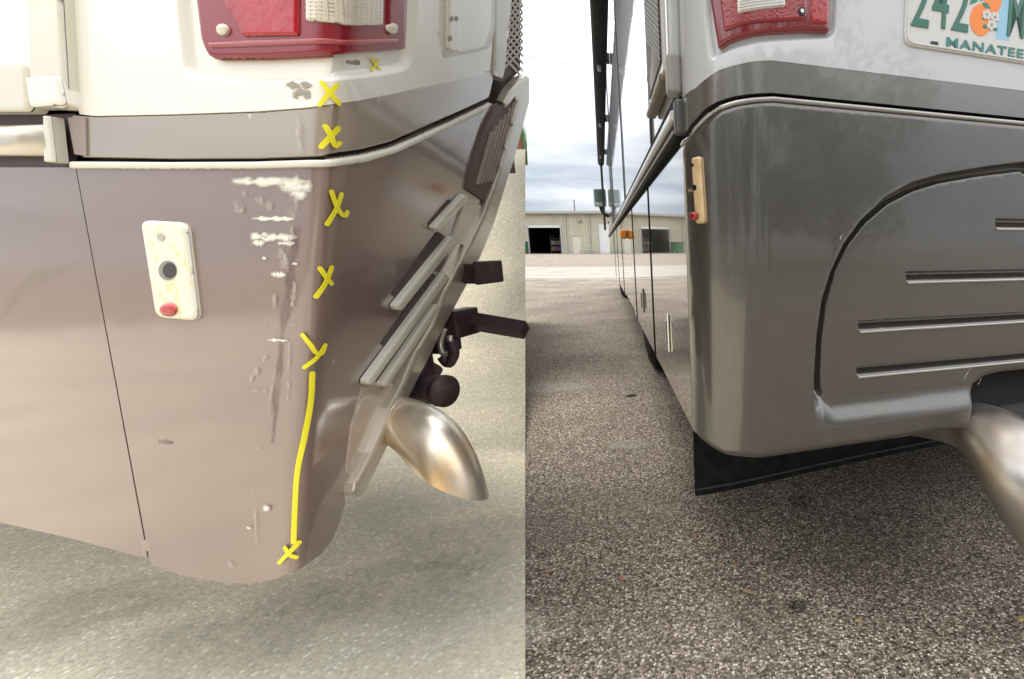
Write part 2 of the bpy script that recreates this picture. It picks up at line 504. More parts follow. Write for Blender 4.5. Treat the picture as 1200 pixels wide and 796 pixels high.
# paler cross road in front of the warehouse and its worn edge line
ya, yb = ground(650, 327)[1], ground(650, 313)[1]
sheet('cross_road', [(-60, ya), (40, ya), (40, yb), (-60, yb)], .005, ROADC)
LINE = mat('worn_line_paint', (.62, .60, .56), .8, var=(3, (.30, .28, .25), .48, .58, 8))
sheet('edge_line', [(-60, ya - .55), (40, ya - .55), (40, ya - .42), (-60, ya - .42)], .006, LINE)

# ------------------------------------------------------------------ warehouse
def warehouse():
    yw = ground(640, 297.5)[1]
    org = np.array([0, yw, 0.0]); ang = math.radians(-1.5)
    ax = np.array([math.cos(ang), math.sin(ang), 0]); ay = np.array([-math.sin(ang), math.cos(ang), 0])
    def sx(px, py=275):                 # wall coordinate under a pixel
        d = ray(px, py); t = ((org - O) @ ay) / (d @ ay); P = O + d * t; return (P - org) @ ax, P[2]
    root = empty('warehouse', 'long beige ribbed metal warehouse with dark open bay across the lot', 'building')
    WALL = mat('beige_metal_siding', (.50, .465, .355), .6, .0, 0, .1, var=(.6, (.46, .425, .325), .35, .7, 6))
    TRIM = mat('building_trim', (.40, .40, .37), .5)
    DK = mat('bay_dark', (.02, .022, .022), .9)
    WD = mat('white_door', (.70, .71, .70), .5)
    x0, x1 = sx(440)[0], sx(850)[0]
    zt = sx(640, 249)[1]
    o0, o1 = sx(618.5)[0], sx(658)[0]; oz = sx(640, 264)[1]
    r0, r1 = sx(701)[0], sx(717)[0]; rz = sx(708, 263)[1]
    w0, w1 = sx(670.5)[0], sx(680)[0]; wz = sx(675, 276.5)[1]
    # siding: ribbed sheet with the three openings left out
    bm = bmesh.new()
    def rib_wall(a, b, zlo, zhi):
        pr = .34; xs = []; x = a
        prof = []
        k = 0
        while x < b - 1e-6:
            for dx, dy in ((0, 0), (.22, 0), (.25, -.05), (.31, -.05)):
                if x + dx < b: prof.append((x + dx, dy))
            x += pr
        prof.append((b, 0))
        v0 = [bm.verts.new(Vector(org + ax * p[0] + ay * p[1] + Z * zlo)) for p in prof]
        v1 = [bm.verts.new(Vector(org + ax * p[0] + ay * p[1] + Z * zhi)) for p in prof]
        for i in range(len(prof) - 1): bm.faces.new((v0[i], v0[i + 1], v1[i + 1], v1[i]))
    rib_wall(x0, o0, 0, zt); rib_wall(o0, o1, oz, zt); rib_wall(o1, w0, 0, zt); rib_wall(w0, w1, wz, zt)
    rib_wall(w1, r0, 0, zt); rib_wall(r0, r1, rz, zt); rib_wall(r1, x1, 0, zt)
    bm_obj('wall', bm, WALL, root)
    box('back_wall', org, ax, ay, Z, (x0, 14, 0), (x1, 14.2, zt + .2), WALL, root)
    for xx in (x0, x1): box('end_wall', org, ax, ay, Z, (xx - .1, .06, 0), (xx + .1, 13.9, zt), WALL, root)
    bm = bmesh.new(); box_bm(bm, org, ax, ay, Z, (x0 - .5, -.45, zt), (x1 + .5, 14.5, zt + .12)); bm_obj('roof', bm, mat('roof_sheet', (.46, .46, .44), .5), root)
    box('gutter', org, ax, ay, Z, (x0 - .5, -.62, zt - .16), (x1 + .5, -.46, zt + .14), TRIM, root, .02)
    for px_ in (600, 664, 692, 730): 
        dx_ = sx(px_)[0]; box('downspout', org, ax, ay, Z, (dx_ - .06, -.2, .1), (dx_ + .06, -.08, zt - .17), TRIM, root)
    box('base_flashing', org, ax, ay, Z, (o1 + .1, -.1, .004), (w0 - .1, -.06, .22), TRIM, root)
    box('base_flashing', org, ax, ay, Z, (w1 + .1, -.1, .004), (r0 - .1, -.06, .22), TRIM, root)
    # open bay: dark room with a shelf of stock and the rolled-up curtain
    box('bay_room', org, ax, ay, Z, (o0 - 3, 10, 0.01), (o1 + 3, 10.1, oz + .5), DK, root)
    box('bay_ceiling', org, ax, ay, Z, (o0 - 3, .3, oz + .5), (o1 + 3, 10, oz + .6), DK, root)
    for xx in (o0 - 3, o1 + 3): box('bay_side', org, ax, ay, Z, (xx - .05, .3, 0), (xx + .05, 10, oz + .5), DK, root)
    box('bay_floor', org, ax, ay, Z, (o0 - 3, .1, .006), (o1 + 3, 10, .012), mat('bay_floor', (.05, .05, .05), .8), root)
    box('door_curtain', org, ax, ay, Z, (o0 + .05, .02, oz - .28), (o1 - .05, .16, oz - .003), WD, root, .01)
    for xx in (o0, o1): box('door_jamb', org, ax, ay, Z, (xx - .09, -.09, 0), (xx + .09, .1, oz), TRIM, root)
    # closed roller door with slats
    rd = box('roller_door', org, ax, ay, Z, (r0, .05, 0), (r1, .1, rz), WD, root)
    k = 0; z = .15
    while z < rz - .2:
        box('slat', org, ax, ay, Z, (r0 + .06, .02, z), (r1 - .06, .049, z + .33), WD, rd); z += .36
    for xx in (r0, r1): box('door_jamb', org, ax, ay, Z, (xx - .07, -.08, 0), (xx + .07, .1, rz), TRIM, root)
    wd = box('walk_door', org, ax, ay, Z, (w0, .02, 0), (w1, .07, wz), mat('cream_door', (.60, .575, .48), .5), root)
    box('door_frame', org, ax, ay, Z, (w0 - .07, -.07, wz), (w1 + .07, .07, wz + .08), TRIM, wd)
    lx = sx(680, 259)
    box('wall_lamp', org, ax, ay, Z, (lx[0] - .2, -.3, lx[1] - .14), (lx[0] + .2, -.06, lx[1] + .14), mat('lamp_body', (.28, .27, .25), .5), root, .05)
    # stock in the bay, things of their own
    steel = mat('rack_steel', (.10, .12, .16), .5)
    sh = empty('storage_rack', 'metal storage rack with boxes inside the dark open bay', 'rack')
    a, b = sx(632)[0], sx(644)[0]
    for xx in (a, b):
        for yy in (2.6, 3.4): box('post', org, ax, ay, Z, (xx - .04, yy, .015), (xx + .04, yy + .06, 2.2), steel, sh)
    for zz in (.3, 1.0, 1.7): box('shelf', org, ax, ay, Z, (a - .1, 2.55, zz), (b + .1, 3.5, zz + .06), steel, sh)
    cols = [(.25, .18, .10), (.30, .05, .04), (.06, .12, .25), (.35, .33, .28), (.12, .2, .1)]
    for i in range(6):
        bx = a + (b - a) * ((i % 3) + .5) / 3; zz = (.36, 1.06)[i // 3]
        tag(box('stock_box', org, ax, ay, Z, (bx - .22, 2.7, zz), (bx + .22, 3.3, zz + .45), mat('stock%d' % (i % 5), cols[i % 5], .8), None, .01),
            ['brown carton', 'red bin', 'blue bin', 'pale carton', 'green bin', 'brown carton'][i] + ' on the ' + ('lower' if i < 3 else 'upper') + ' shelf of the rack in the open bay', 'box')
    # dumpster at the bay's edge
    dp = empty('dumpster', 'green steel waste container beside the open warehouse bay', 'dumpster')
    G = mat('dumpster_green', (.04, .15, .075), .55)
    dx = sx(613)[0]; dx2 = sx(623)[0]
    box('bin', org, ax, ay, Z, (dx, -2.4, .12), (dx2, -1.0, 1.25), G, dp, .03)
    box('lid', org, ax, ay, Z, (dx - .04, -2.45, 1.253), (dx2 + .04, -.95, 1.36), mat('lid_dark', (.02, .05, .03), .6), dp, .02)
    for xx in (dx + .12, dx2 - .12):
        for yy in (-2.2, -1.2): box('caster', org, ax, ay, Z, (xx - .07, yy - .07, .005), (xx + .07, yy + .07, .118), BLACK, dp)
    # low guard rail, barrels beside roller door
    rl = empty('guard_rail', 'low pale pipe guard rail between walk door and roller door', 'rail')
    a, b = sx(684)[0], sx(699)[0]
    PIPE = mat('pale_pipe', (.42, .44, .36), .5)
    for i in range(4):
        q = org + ax * (a + (b - a) * i / 3) - ay * 1.2
        tube('post', [q + Z * .005, q + Z * .85], .05, PIPE, rl, 8)
    for zz in (.45, .85): tube('rail', [org + ax * a - ay * 1.2 + Z * zz, org + ax * b - ay * 1.2 + Z * zz], .045, PIPE, rl, 8)
    # utility pole behind the roof and the two wires
    pp = at(673, 240, yw + 22)
    po = empty('utility_pole', 'thin grey utility pole rising behind the warehouse roof', 'pole')
    PW = mat('weathered_pole', (.17, .16, .15), .9)
    tube('shaft', [(pp[0], pp[1], 0), (pp[0], pp[1], pp[2] + .7)], [.16, .1], PW, po, 10)
    tube('pole_cap', [(pp[0], pp[1], pp[2] + .7), (pp[0], pp[1], pp[2] + .82)], [.1, .04], PW, po, 10)
    WIRE = mat('wire', (.10, .10, .11), .6)
    for (p0, p1, lab) in (((560, -6), (740, 19), 'upper overhead power line crossing the white sky'), ((560, 53), (800, 88), 'lower overhead power line crossing the white sky')):
        A, B = at(*p0, 26), at(*p1, 27); pts = []
        for i in range(21):
            t = i / 20; q = A + (B - A) * t; q[2] -= .25 * 4 * t * (1 - t); pts.append(q)
        ext0 = A + (A - B) * 2.0; ext1 = B + (B - A) * 2.0
        tag(tube('power_line', [ext0] + pts + [ext1], .017, WIRE, None, 6), lab, 'power line')
warehouse()

# ------------------------------------------------------------------ concrete bank behind the damaged coach
def bank():
    b0 = seam(2.25); yt = 3.35
    t0 = at(615.5, 176, yt)
    crest2 = at(615.5, 176, yt + 1.4); crest2[2] = t0[2] + .12
    for _ in range(6):                       # keep the bank's end in the plane of the paving joint
        py_ = CY - F_PX * (((crest2[2] - ZC) / crest2[1]) * cP + sP) / (cP - ((crest2[2] - ZC) / crest2[1]) * sP)
        crest2[0] = at(615.5, py_, yt + 1.4)[0]
    far = -9.0
    def edge_x(y, z):                      # x of the paving joint's plane at a height
        k = (z - ZC) / y; py_ = CY - F_PX * (k * cP + sP) / (cP - k * sP)
        return at(615.6, py_, y)[0]
    prof = []
    for t in np.linspace(0, 1, 15): prof.append((1.55 + (yt - 1.55) * t, .0045 + t0[2] * t ** 2.2))
    prof += [(yt + 1.4, t0[2] + .12), (yt + 1.4, 0.0)]
    nx_ = 14; vs = []; fs = []
    for (y, z) in prof:
        xr = edge_x(y, z)
        for k in range(nx_ + 1): vs.append((xr + (far - xr) * k / nx_, y, z))
    for a in range(len(prof) - 1):
        for k in range(nx_): fs.append((a * (nx_ + 1) + k, a * (nx_ + 1) + k + 1, (a + 1) * (nx_ + 1) + k + 1, (a + 1) * (nx_ + 1) + k))
    fs.append(tuple(a * (nx_ + 1) for a in range(len(prof))))
    fs.append(tuple(a * (nx_ + 1) + nx_ for a in range(len(prof))))
    o = mesh_obj('concrete_bank', vs, fs, APRON)
    for p in o.data.polygons: p.use_smooth = len(p.vertices) == 4 and p.center.y < yt
    o['kind'] = 'structure'
    # brick edging on its crest, each brick a piece of its own
    ed = empty('brick_edging', 'row of red bricks along the crest of the concrete bank', 'edging')
    BR = mat('brick_red', (.46, .20, .13), .85, var=(20, (.36, .15, .10), .4, .65, 5))
    e0 = at(611, 168, yt + .06); me0 = None
    for i in range(16):
        c = np.array([e0[0] - .06 - .23 * (i + .5), yt + .12, t0[2] + .035])
        b = box('brick', np.zeros(3), X, Y, Z, (-.108, -.09, -.06), (.108, .09, .08 + .004 * (i % 3)), BR, ed, .006)
        b.location = Vector(c)
    # grass behind the bricks
    bm = bmesh.new(); rnd = random.Random(3)
    for i in range(9000):
        y = yt + .24 + rnd.random() * 1.1
        xr = at(614, 150, y)[0]
        x = xr - rnd.random() ** 1.5 * 3.0
        h = .10 + .16 * rnd.random(); a = rnd.random() * 6.28; w = .006
        z = t0[2] + .02 + .1 * (y - yt) / 1.4
        lx, ly = rnd.uniform(-.05, .05), rnd.uniform(-.05, .05)
        if x + max(lx, w) > xr: lx = -abs(lx)
        v = [bm.verts.new((x - w * math.cos(a), y - w * math.sin(a), z)), bm.verts.new((x + w * math.cos(a), y + w * math.sin(a), z)), bm.verts.new((x + lx, y + ly, z + h))]
        bm.faces.new(v)
    g = bm_obj('grass', bm, mat('pale_grass', (.22, .34, .12), .8, var=(4, (.34, .42, .18), .4, .65)))
    g['kind'] = 'stuff'; tag(g, 'pale green grass growing behind the brick edging', 'grass')
bank()

# ================================================================== REPAIRED MOTORHOME (right half)
dR = ray(705, 290); dR[2] = 0; dR /= np.linalg.norm(dR); rR = np.array([dR[1], -dR[0], 0])
CR = at(822, 300, .72); CR[2] = 0
RR = .10; HALF = math.pi * RR / 4
def Rplan(a):
    """perimeter coordinate -> (s, q, normal s, normal q); a<0 runs along the side, a>0 across the rear"""
    a = np.asarray(a, float)
    th = np.clip(a / RR, -math.pi / 4, math.pi / 4) - math.pi / 4     # -pi/2 side .. 0 rear
    s = RR + RR * np.sin(th); q = RR - RR * np.cos(th)
    s = s + np.clip(a - HALF, 0, None); q = q + np.clip(-a - HALF, 0, None)
    return s, q, np.sin(th), -np.cos(th)
def Rsurf(p, h):
    s, q, ns, nq = Rplan(p[:, 0])
    s = s + ns * h; q = q + nq * h
    P = CR + s[:, None] * rR + q[:, None] * dR
    P[:, 2] = p[:, 1]; return P
def Rpix(px, py):
    """pixel -> (a, z) on the rounded coach end"""
    D = ray(px, py); o = O - CR
    o2 = np.array([o @ rR, o @ dR]); d2 = np.array([D @ rR, D @ dR])
    t = -o2[1] / d2[1]; s = o2[0] + t * d2[0]
    if s >= RR: return np.array([HALF + s - RR, O[2] + t * D[2]])
    c = o2 - RR; A = d2 @ d2; B = 2 * c @ d2; Cc = c @ c - RR * RR; disc = B * B - 4 * A * Cc
    if disc >= 0:
        t = (-B - math.sqrt(disc)) / (2 * A); p = o2 + t * d2
        if p[0] < RR and p[1] < RR:
            th = math.atan2(p[0] - RR, RR - p[1])
            return np.array([(th + math.pi / 4) * RR, O[2] + t * D[2]])
    t = -o2[0] / d2[0]; q = o2[1] + t * d2[1]
    return np.array([-HALF - (q - RR), O[2] + t * D[2]])
def RP(*pts): return [Rpix(*p) for p in pts]
def Ra(s): return HALF + s - RR          # rear
def Rq(q): return -HALF - (q - RR)       # side
WID, LEN, ROOF = 2.42, 8.6, 3.15
def Rloc(s, q, z): v = CR + rR * s + dR * q; v = v.copy(); v[2] = z; return v

def motorhome_right():
    root = empty('motorhome', 'repaired glossy charcoal and white motorhome with county license plate', 'motorhome')
    # ---- lower rear cap with stamped recess, slots and exhaust cut-out
    top = RP((811, 160), (816, 152), (824, 142), (834, 132), (846, 124), (862, 118.5), (882, 115), (905, 113.6))
    ztop = float(np.mean([Rpix(967, 114)[1], Rpix(1100, 122)[1]]))
    top = [np.array([p[0], min(p[1], ztop)]) for p in top]
    zb = .382
    cut = RP((1136, 503), (1143, 463), (1147, 454), (1158, 445), (1177, 439.5), (1200, 437.5))
    cutx = cut[-1][0]
    out_l = [np.array([Rq(.115), zb + .03]), np.array([Rq(.115), top[0][1]])] + top + [np.array([Ra(WID - .1), ztop]), np.array([Ra(WID - .1), zb])]
    out_l += [np.array([cutx + .22, zb]), np.array([cutx + .2, cut[-2][1]]), np.array([cutx + .1, cut[-1][1] + .002])] + [cut[-1], cut[-2], cut[-3], cut[-4], cut[-5], np.array([cut[0][0], zb])]
    out_l += [np.array([Ra(.09), zb]), np.array([Ra(.03), zb + .004]), np.array([Rq(.07), zb + .018])]
    rec = RP((951, 480), (952, 440), (955, 390), (961, 350), (971, 318), (986, 286), (1006, 258), (1034, 231), (1066, 213), (1100, 203.5), (1150, 195), (1200, 188.5))
    rec = [np.array(p) for p in rec]
    rbot = RP((962, 495), (1060, 488), (1143, 482))
    zrb = float(np.mean([p[1] for p in rbot]))
    poly = rec + [np.array([2.3, rec[-1][1]]), np.array([2.3, zrb]), np.array([rbot[0][0], zrb]), np.array([Rpix(954, 491)[0], zrb + .006])]
    poly = np.array(poly)
    ib = RP((1145, 457), (984, 470)); zib = float(np.mean([p[1] for p in ib]))
    inner = RP((969, 464), (966.5, 454), (966, 440), (967.5, 400), (972.5, 358), (983, 320), (998, 289), (1018, 263), (1045, 240), (1075, 224.5), (1105, 215), (1150, 207), (1200, 201))
    inner = np.array(inner + [np.array([2.26, inner[-1][1]]), np.array([2.26, zib]), np.array([ib[1][0], zib]), np.array([Rpix(973, 468)[0], zib + .001])])
    slots = []
    for (px, py) in ((1006.5, 430.5), (1008.5, 376.5), (1065, 318), (1171, 255)):
        a, z = Rpix(px, py); slots.append((a, z, .020))
    DEP = .023
    def relief(p):
        h = np.zeros(len(p))
        ins = inside(p, poly)
        d = np.where(ins, dist_poly(p, poly), 0)
        din = np.where(inside(p, inner), 0, dist_poly(p, inner))
        t = np.where(ins, d / np.maximum(d + din, 1e-9), 0)
        plain = t + .6 * (smooth01(t) - t)
        chan = np.where(t < .5, 1.35 * smooth01(t / .5), 1.35 - .70 * smooth01((t - .5) / .5))
        mixz = smooth01((p[:, 1] - .455) / .03)
        h -= DEP * (.65 * plain * (1 - mixz) + chan * mixz)
        for a, z, hh in slots:
            u = (z - p[:, 1]) / hh
            ends = smooth01((p[:, 0] - a) / .006)
            prof = np.where(u < .30, smooth01(u / .16), 1 - smooth01((u - .30) / .62))
            prof = np.where((u < 0) | (u > 1), 0, prof)
            h += ends * (-.014 * prof)
        return h
    ex = []
    for a, z, hh in slots:
        for u in (-.06, 0, .05, .1, .16, .23, .3, .4, .5, .6, .7, .8, .88, .95, 1.0, 1.06, 1.14):
            for aa in list(np.arange(a - .004, a + .012, .002)) + list(np.arange(a + .012, .75, .008)): ex.append((aa, z - u * hh))
    dn_ = densify(inner, .005); dn_ = dn_[dn_[:, 0] < .80]; do_ = densify(poly, .002)
    for x in dn_:
        y_ = do_[np.argmin(((do_ - x) ** 2).sum(1))]
        for t in (.15, .35, .5, .65, .85): ex.append(tuple(x + (y_ - x) * t))
    for pl_ in (poly, inner): ex += [tuple(x) for x in densify(pl_, .005) if x[0] < .80 and x[1] < rec[0][1]]
    gx, gz = np.meshgrid(np.arange(.08, .75, .006), np.arange(.395, .90, .006)); gg = np.stack([gx, gz], -1).reshape(-1, 2)
    slotband = lambda G: np.any([(G[:, 0] > a - .006) & (G[:, 1] < z + .003) & (G[:, 1] > z - hh - .004) & (G[:, 0] < .76) for a, z, hh in slots], axis=0)
    ring_ = inside(gg, poly) & ~inside(gg, inner)
    ex += [tuple(x) for x in gg[~slotband(gg) & ~ring_ & (dist_poly(gg, poly) > .002) & (dist_poly(gg, inner) > .002)]]
    mid_ = np.array([x + (do_[np.argmin(((do_ - x) ** 2).sum(1))] - x) * .5 for x in dn_])
    cl_ = lambda q: densify(q, .005)[(densify(q, .005)[:, 0] < .80)]
    cons = [cl_(rec), cl_(inner[:13])]
    cap = patch('lower_rear_cap', out_l, Rsurf, GREY, root, off=.006, thick=.02, step=.012, bev=.012, bevw=.015, relief=relief, extra=np.array(ex), ostep=.008, eps=1e-4, cons=cons, avoid=lambda G: slotband(G) | ((G[:, 0] > .08) & (G[:, 0] < .75) & (G[:, 1] > .395) & (G[:, 1] < .90)))
    # bright rolled lip along the cap's top edge
    tp = [np.array([p[0], p[1] - .001]) for p in [np.array([Rq(.113), top[0][1] - .002])] + top + [np.array([Ra(WID - .1), ztop])]]
    patch('top_lip', tp + [p - [0, .0065] for p in tp[::-1]], Rsurf, mat('lip_silver', (.34, .335, .32), .3, .5, 1, .03), cap, off=.0085, thick=.008, step=.02, bev=.003, bevw=.003, ostep=.008, eps=1e-5)
    for a, z, hh in slots:
        s0 = a + RR - HALF + .004
        pts = [Rloc(s, -.006 + .65 * DEP - .0012, z - hh * 1.0) for s in np.linspace(s0, s0 + 1.0 if s0 < .5 else 1.5, 8)]
        tube('louver', pts, .0024, mat('louver_edge', (.42, .40, .37), .28, .6, 1, .03), cap, 8)
    # small scrapes by the cut-out
    for (x0, y0, x1, y1) in ((1133, 446, 1141, 432), (1139, 432, 1143, 430), (1131, 452, 1136, 440), (1150, 452, 1156, 441), (1124, 466, 1121, 476), (982, 281, 985, 274)):
        a, b = Rpix(x0, y0), Rpix(x1, y1); n_ = np.array([-(b - a)[1], (b - a)[0]]); n_ /= np.linalg.norm(n_); w = .0008
        po = [a + n_ * w, b + n_ * w * .5, b - n_ * w * .5, a - n_ * w]
        patch('scrape', po, lambda p, h: Rsurf(p, h + relief(p)), SCUFFR, cap, off=.0067, thick=0, step=.01)
    # ---- upper cap: grey band + white shell
    zmid = float(np.mean([Rpix(1000, 74.5)[1], Rpix(1190, 90.5)[1]]))
    bl = RP((806, 152), (815, 140), (826, 128), (840, 119.5), (860, 113), (880, 110.2), (905, 108.8))
    zg = ztop + .0085
    bl = [np.array([p[0], min(p[1], zg)]) for p in bl]
    tl = RP((815, 104), (827, 93), (842, 83), (862, 76.5), (885, 72), (905, 71))
    tl = [np.array([p[0], min(p[1], zmid)]) for p in tl]
    band = [np.array([Rq(.12), bl[0][1]])] + bl + [np.array([Ra(WID - .1), zg]), np.array([Ra(WID - .1), zmid])] + tl[::-1] + [np.array([Rq(.12), tl[0][1]])]
    patch('grey_band', band, Rsurf, GREY2, root, off=0.0, thick=.02, step=.02, ostep=.01, eps=1e-4)
    wl = [np.array([Rq(.12), tl[0][1]])] + tl + [np.array([Ra(WID - .1), zmid]), np.array([Ra(WID - .1), ROOF]), np.array([Rq(.12), ROOF])]
    lamp = rounded([Rpix(*p) for p in ((834, -70), (832, 0), (841.5, 58), (853, 50.5), (870, 44.5), (900, 39.5), (940, 37.5), (972.5, 38.5), (974, 0), (974, -70))], [.004, 0, .004, 0, .008, 0, 0, .006, 0, .004])
    lampa = np.array(lamp)
    mold = rounded([Rpix(*p) for p in ((826, -80), (825, 20), (833, 76), (850, 63), (875, 55.5), (905, 50.5), (945, 48), (981, 47), (984, 0), (984, -80))], .018)
    molda = np.array(mold)
    def wrelief(p):
        d = np.where(inside(p, molda), dist_poly(p, molda), 0)
        return -.008 * smooth01(d / .010)
    ex = insets(molda, (0, .002, .004, .006, .008, .010, .013), .008)
    patch('upper_rear_cap', wl, Rsurf, WHITE, root, off=.0005, thick=.02, step=.03, ostep=.012, relief=wrelief, extra=np.vstack(ex), eps=1e-4)
    # ---- tail lamp
    tl_ = patch('tail_lamp', lamp, Rsurf, REDD, root, off=.003, thick=.02, step=.01, bev=.006, bevw=.006, eps=1e-5, ostep=.006)
    patch('lens', rounded([Rpix(*p) for p in ((845, -60), (845, 0), (850, 39), (868, 32), (892, 28), (938, 25), (944, 22), (944, -60))], .004), Rsurf, RED, tl_, off=.0065, thick=.006, step=.01, bev=.003, bevw=.004, eps=1e-5, ostep=.005)
    patch('side_lens', rounded([Rpix(*p) for p in ((948, -60), (948, 24), (950, 29), (968, 30), (970, 24), (970, -60))], .003), Rsurf, REDB, tl_, off=.0060, thick=.006, step=.01, bev=.003, bevw=.004, eps=1e-5, ostep=.005)
    rv = patch('reverse_lens', rounded([Rpix(*p) for p in ((864, -50), (865, 19), (885, 14.5), (918, 10.5), (919, -50))], .003), Rsurf, CLEAR, tl_, off=.0085, thick=.006, step=.01, bev=.002, bevw=.003, eps=1e-5, ostep=.005)
    for i in range(9):
        y0 = 14 - i * 3.4
        po = RP((867, y0 + 2), (885, y0 - 1.6), (916, y0 - 5.2), (916, y0 - 6.4), (885, y0 - 2.8), (867, y0 + .8))
        patch('rib', po, Rsurf, PLATEW, rv, off=.0095, thick=.003, step=.01, eps=1e-5)
    for px, py in ((937.5, 16),):
        a, z = Rpix(px, py)
        po = [np.array([a + .0055 * math.cos(t), z + .0055 * math.sin(t)]) for t in np.linspace(0, 2 * math.pi, 15)[:-1]]
        patch('screw_seat', po, Rsurf, BLKGLOSS, tl_, off=.0080, thick=.004, step=.01, eps=1e-5)
        po = [np.array([a + .0028 * math.cos(t), z + .0028 * math.sin(t)]) for t in np.linspace(0, 2 * math.pi, 11)[:-1]]
        patch('screw', po, Rsurf, CHROME, tl_, off=.0092, thick=.004, step=.01, eps=1e-5)
    # ---- small marker lamp at the corner
    mk = patch('marker_lamp', rounded([Rpix(*p) for p in ((817.5, 186), (827.5, 184), (832, 262), (822, 263))], .006), Rsurf, TAN, root, off=.0135, thick=.012, step=.01, bev=.004, bevw=.005, eps=1e-5, ostep=.004)
    for (px, py, r_, mm, of) in ((823.5, 254, .006, REDB, .021), (822, 221, .0042, BLACK, .0142), (820, 195, .0025, BLACK, .0142), (817.5, 224, .003, CHROME, .019)):
        a, z = Rpix(px, py)
        po = [np.array([a + r_ * math.cos(t), z + r_ * math.sin(t)]) for t in np.linspace(0, 2 * math.pi, 13)[:-1]]
        patch('red_bulb' if mm is REDB else 'screw', po, Rsurf, mm, mk, off=of, thick=.009, step=.01, eps=1e-5, bev=.002 if mm is REDB else 0, bevw=.003)
    # ---- license plate
    pz = float(np.mean([Rpix(1090, 62)[1], Rpix(1190, 71)[1]])); ps = Rpix(1059, 30)[0] - HALF + RR
    pw, ph = .305, .152
    k = (Rpix(1150, 30)[0] - HALF + RR - ps) * 2 / pw      # plate width as it measures
    pw *= k; ph *= k
    a0 = Ra(ps)
    pl = patch('license_plate', rounded([(a0, pz), (a0 + pw, pz), (a0 + pw, pz + ph), (a0, pz + ph)], .017), Rsurf, PLATEW, root, off=.0045, thick=.004, step=.02, bev=.0018, bevw=.003, ostep=.006, eps=1e-5)
    rim = rounded([(a0 + .003, pz + .003), (a0 + pw - .003, pz + .003), (a0 + pw - .003, pz + ph - .003), (a0 + .003, pz + ph - .003)], .015)
    rim2 = rounded([(a0 + .0055, pz + .0055), (a0 + pw - .0055, pz + .0055), (a0 + pw - .0055, pz + ph - .0055), (a0 + .0055, pz + ph - .0055)], .013)
    patch('rim', rim, Rsurf, PLATEW, pl, off=.0062, thick=.003, step=.02, holes=[rim2], ostep=.005, eps=1e-5)
    def tx(body, px, py, px2, py2, h, m, bold, ex, sp=1.0, zoff=0.0):
        a, z = Rpix(px, py); b, _ = Rpix(px2, py2)
        text_mesh('lettering', body, h, b - a, .0014, Rloc(a - HALF + RR, -.0046, z), rR, Z, -dR, m, pl, bold, sp)
    hh = .078 * k
    tx('2', 1065, 31.5, 1085.5, 34, hh, PGREEN, .008, 1)
    tx('4', 1089, 33, 1108, 36, hh, PGREEN, .008, 1)
    tx('2', 1112, 36.5, 1131.5, 39, hh, PGREEN, .008, 1)
    tx('M', 1177, 43.5, 1196.5, 46, hh, PGREEN, .008, 1)
    tx('MANATEE', 1106.5, 56, 1196.5, 66, .0145 * k, PTEAL, .012, 1, 1.12)
    def disc(name, px, py, ra, rz, m, off, n=22, ph=0):
        a, z = Rpix(px, py)
        po = [np.array([a + ra * math.cos(t), z + rz * math.sin(t)]) for t in np.linspace(0, 2 * math.pi, n + 1)[:-1]]
        patch(name, po, Rsurf, m, pl, off=off, thick=.0008, step=.012, eps=1e-5)
    # blue strip, two oranges, leaves and a blossom
    patch('blue_print', RP((1164, 47), (1180, 49), (1181, 2), (1176, -30), (1166, -30), (1168, 20)), Rsurf, PBLUE, pl, off=.0047, thick=.0004, step=.02, eps=1e-5)
    disc('orange_print', 1147, 25, .0225 * k, .0245 * k, PORANGE, .0052)
    disc('orange_print', 1161, 2, .0185 * k, .020 * k, PORANGE, .0050)
    for (x0, y0, x1, y1, w) in ((1134, 7, 1146, -6, 4), (1146, 3, 1156, -10, 4), (1148, 5, 1158, 12, 3), (1150, 30, 1153, 36, 3), (1162, 34, 1166, 38, 2.4), (1148, 22, 1152, 25, 2)):
        d = np.array([x1 - x0, y1 - y0], float); nn_ = np.array([-d[1], d[0]]) / np.linalg.norm(d) * w
        patch('leaf_print', RP((x0, y0), (x0 + d[0] * .45 + nn_[0], y0 + d[1] * .45 + nn_[1]), (x1, y1), (x0 + d[0] * .45 - nn_[0], y0 + d[1] * .45 - nn_[1])), Rsurf, PLEAF, pl, off=.0056, thick=.0004, step=.02, eps=1e-5)
    for (cx_, cy_) in ((1153.5, 19), (1163, 22), (1159, 31)):
        for j in range(5):
            t = j * 1.2566 + cx_
            disc('petal_print', cx_ + 3.4 * math.cos(t), cy_ + 3.4 * math.sin(t), .0037, .0037, PLATEW, .0060 + .00005 * j, 9)
        disc('petal_print', cx_, cy_, .0022, .0022, GREYPL, .0066, 8)
    # mounting slot
    patch('mounting_slot', rounded(RP((1088, 49.5), (1097.5, 50.5), (1097.5, 56), (1088, 55)), .003), Rsurf, BLKGLOSS, pl, off=.0048, thick=.0005, step=.01, eps=1e-5)

    # ---- body shell: side walls, roof, inner dark volume
    z1 = .975
    box('underbody', CR, rR, dR, Z, (.06, .05, .40), (WID - .06, LEN - .1, .97), UNDER, root)
    box('body_core', CR, rR, dR, Z, (.055, .055, .972), (WID - .03, LEN - .05, ROOF - .02), UNDER, root)
    box('upper_side_wall', CR, rR, dR, Z, (.004, .124, z1), (.028, LEN, ROOF), WHITE, root, .002)
    box('far_side_wall', CR, rR, dR, Z, (WID - .01, .1, zb), (WID, LEN, ROOF), WHITE, root)
    box('front_wall', CR, rR, dR, Z, (.02, LEN - .045, .4), (WID - .02, LEN, ROOF), WHITE, root, .01)
    box('roof', CR, rR, dR, Z, (0, 0.002, ROOF + .001), (WID, LEN, ROOF + .06), WHITE, root, .02)
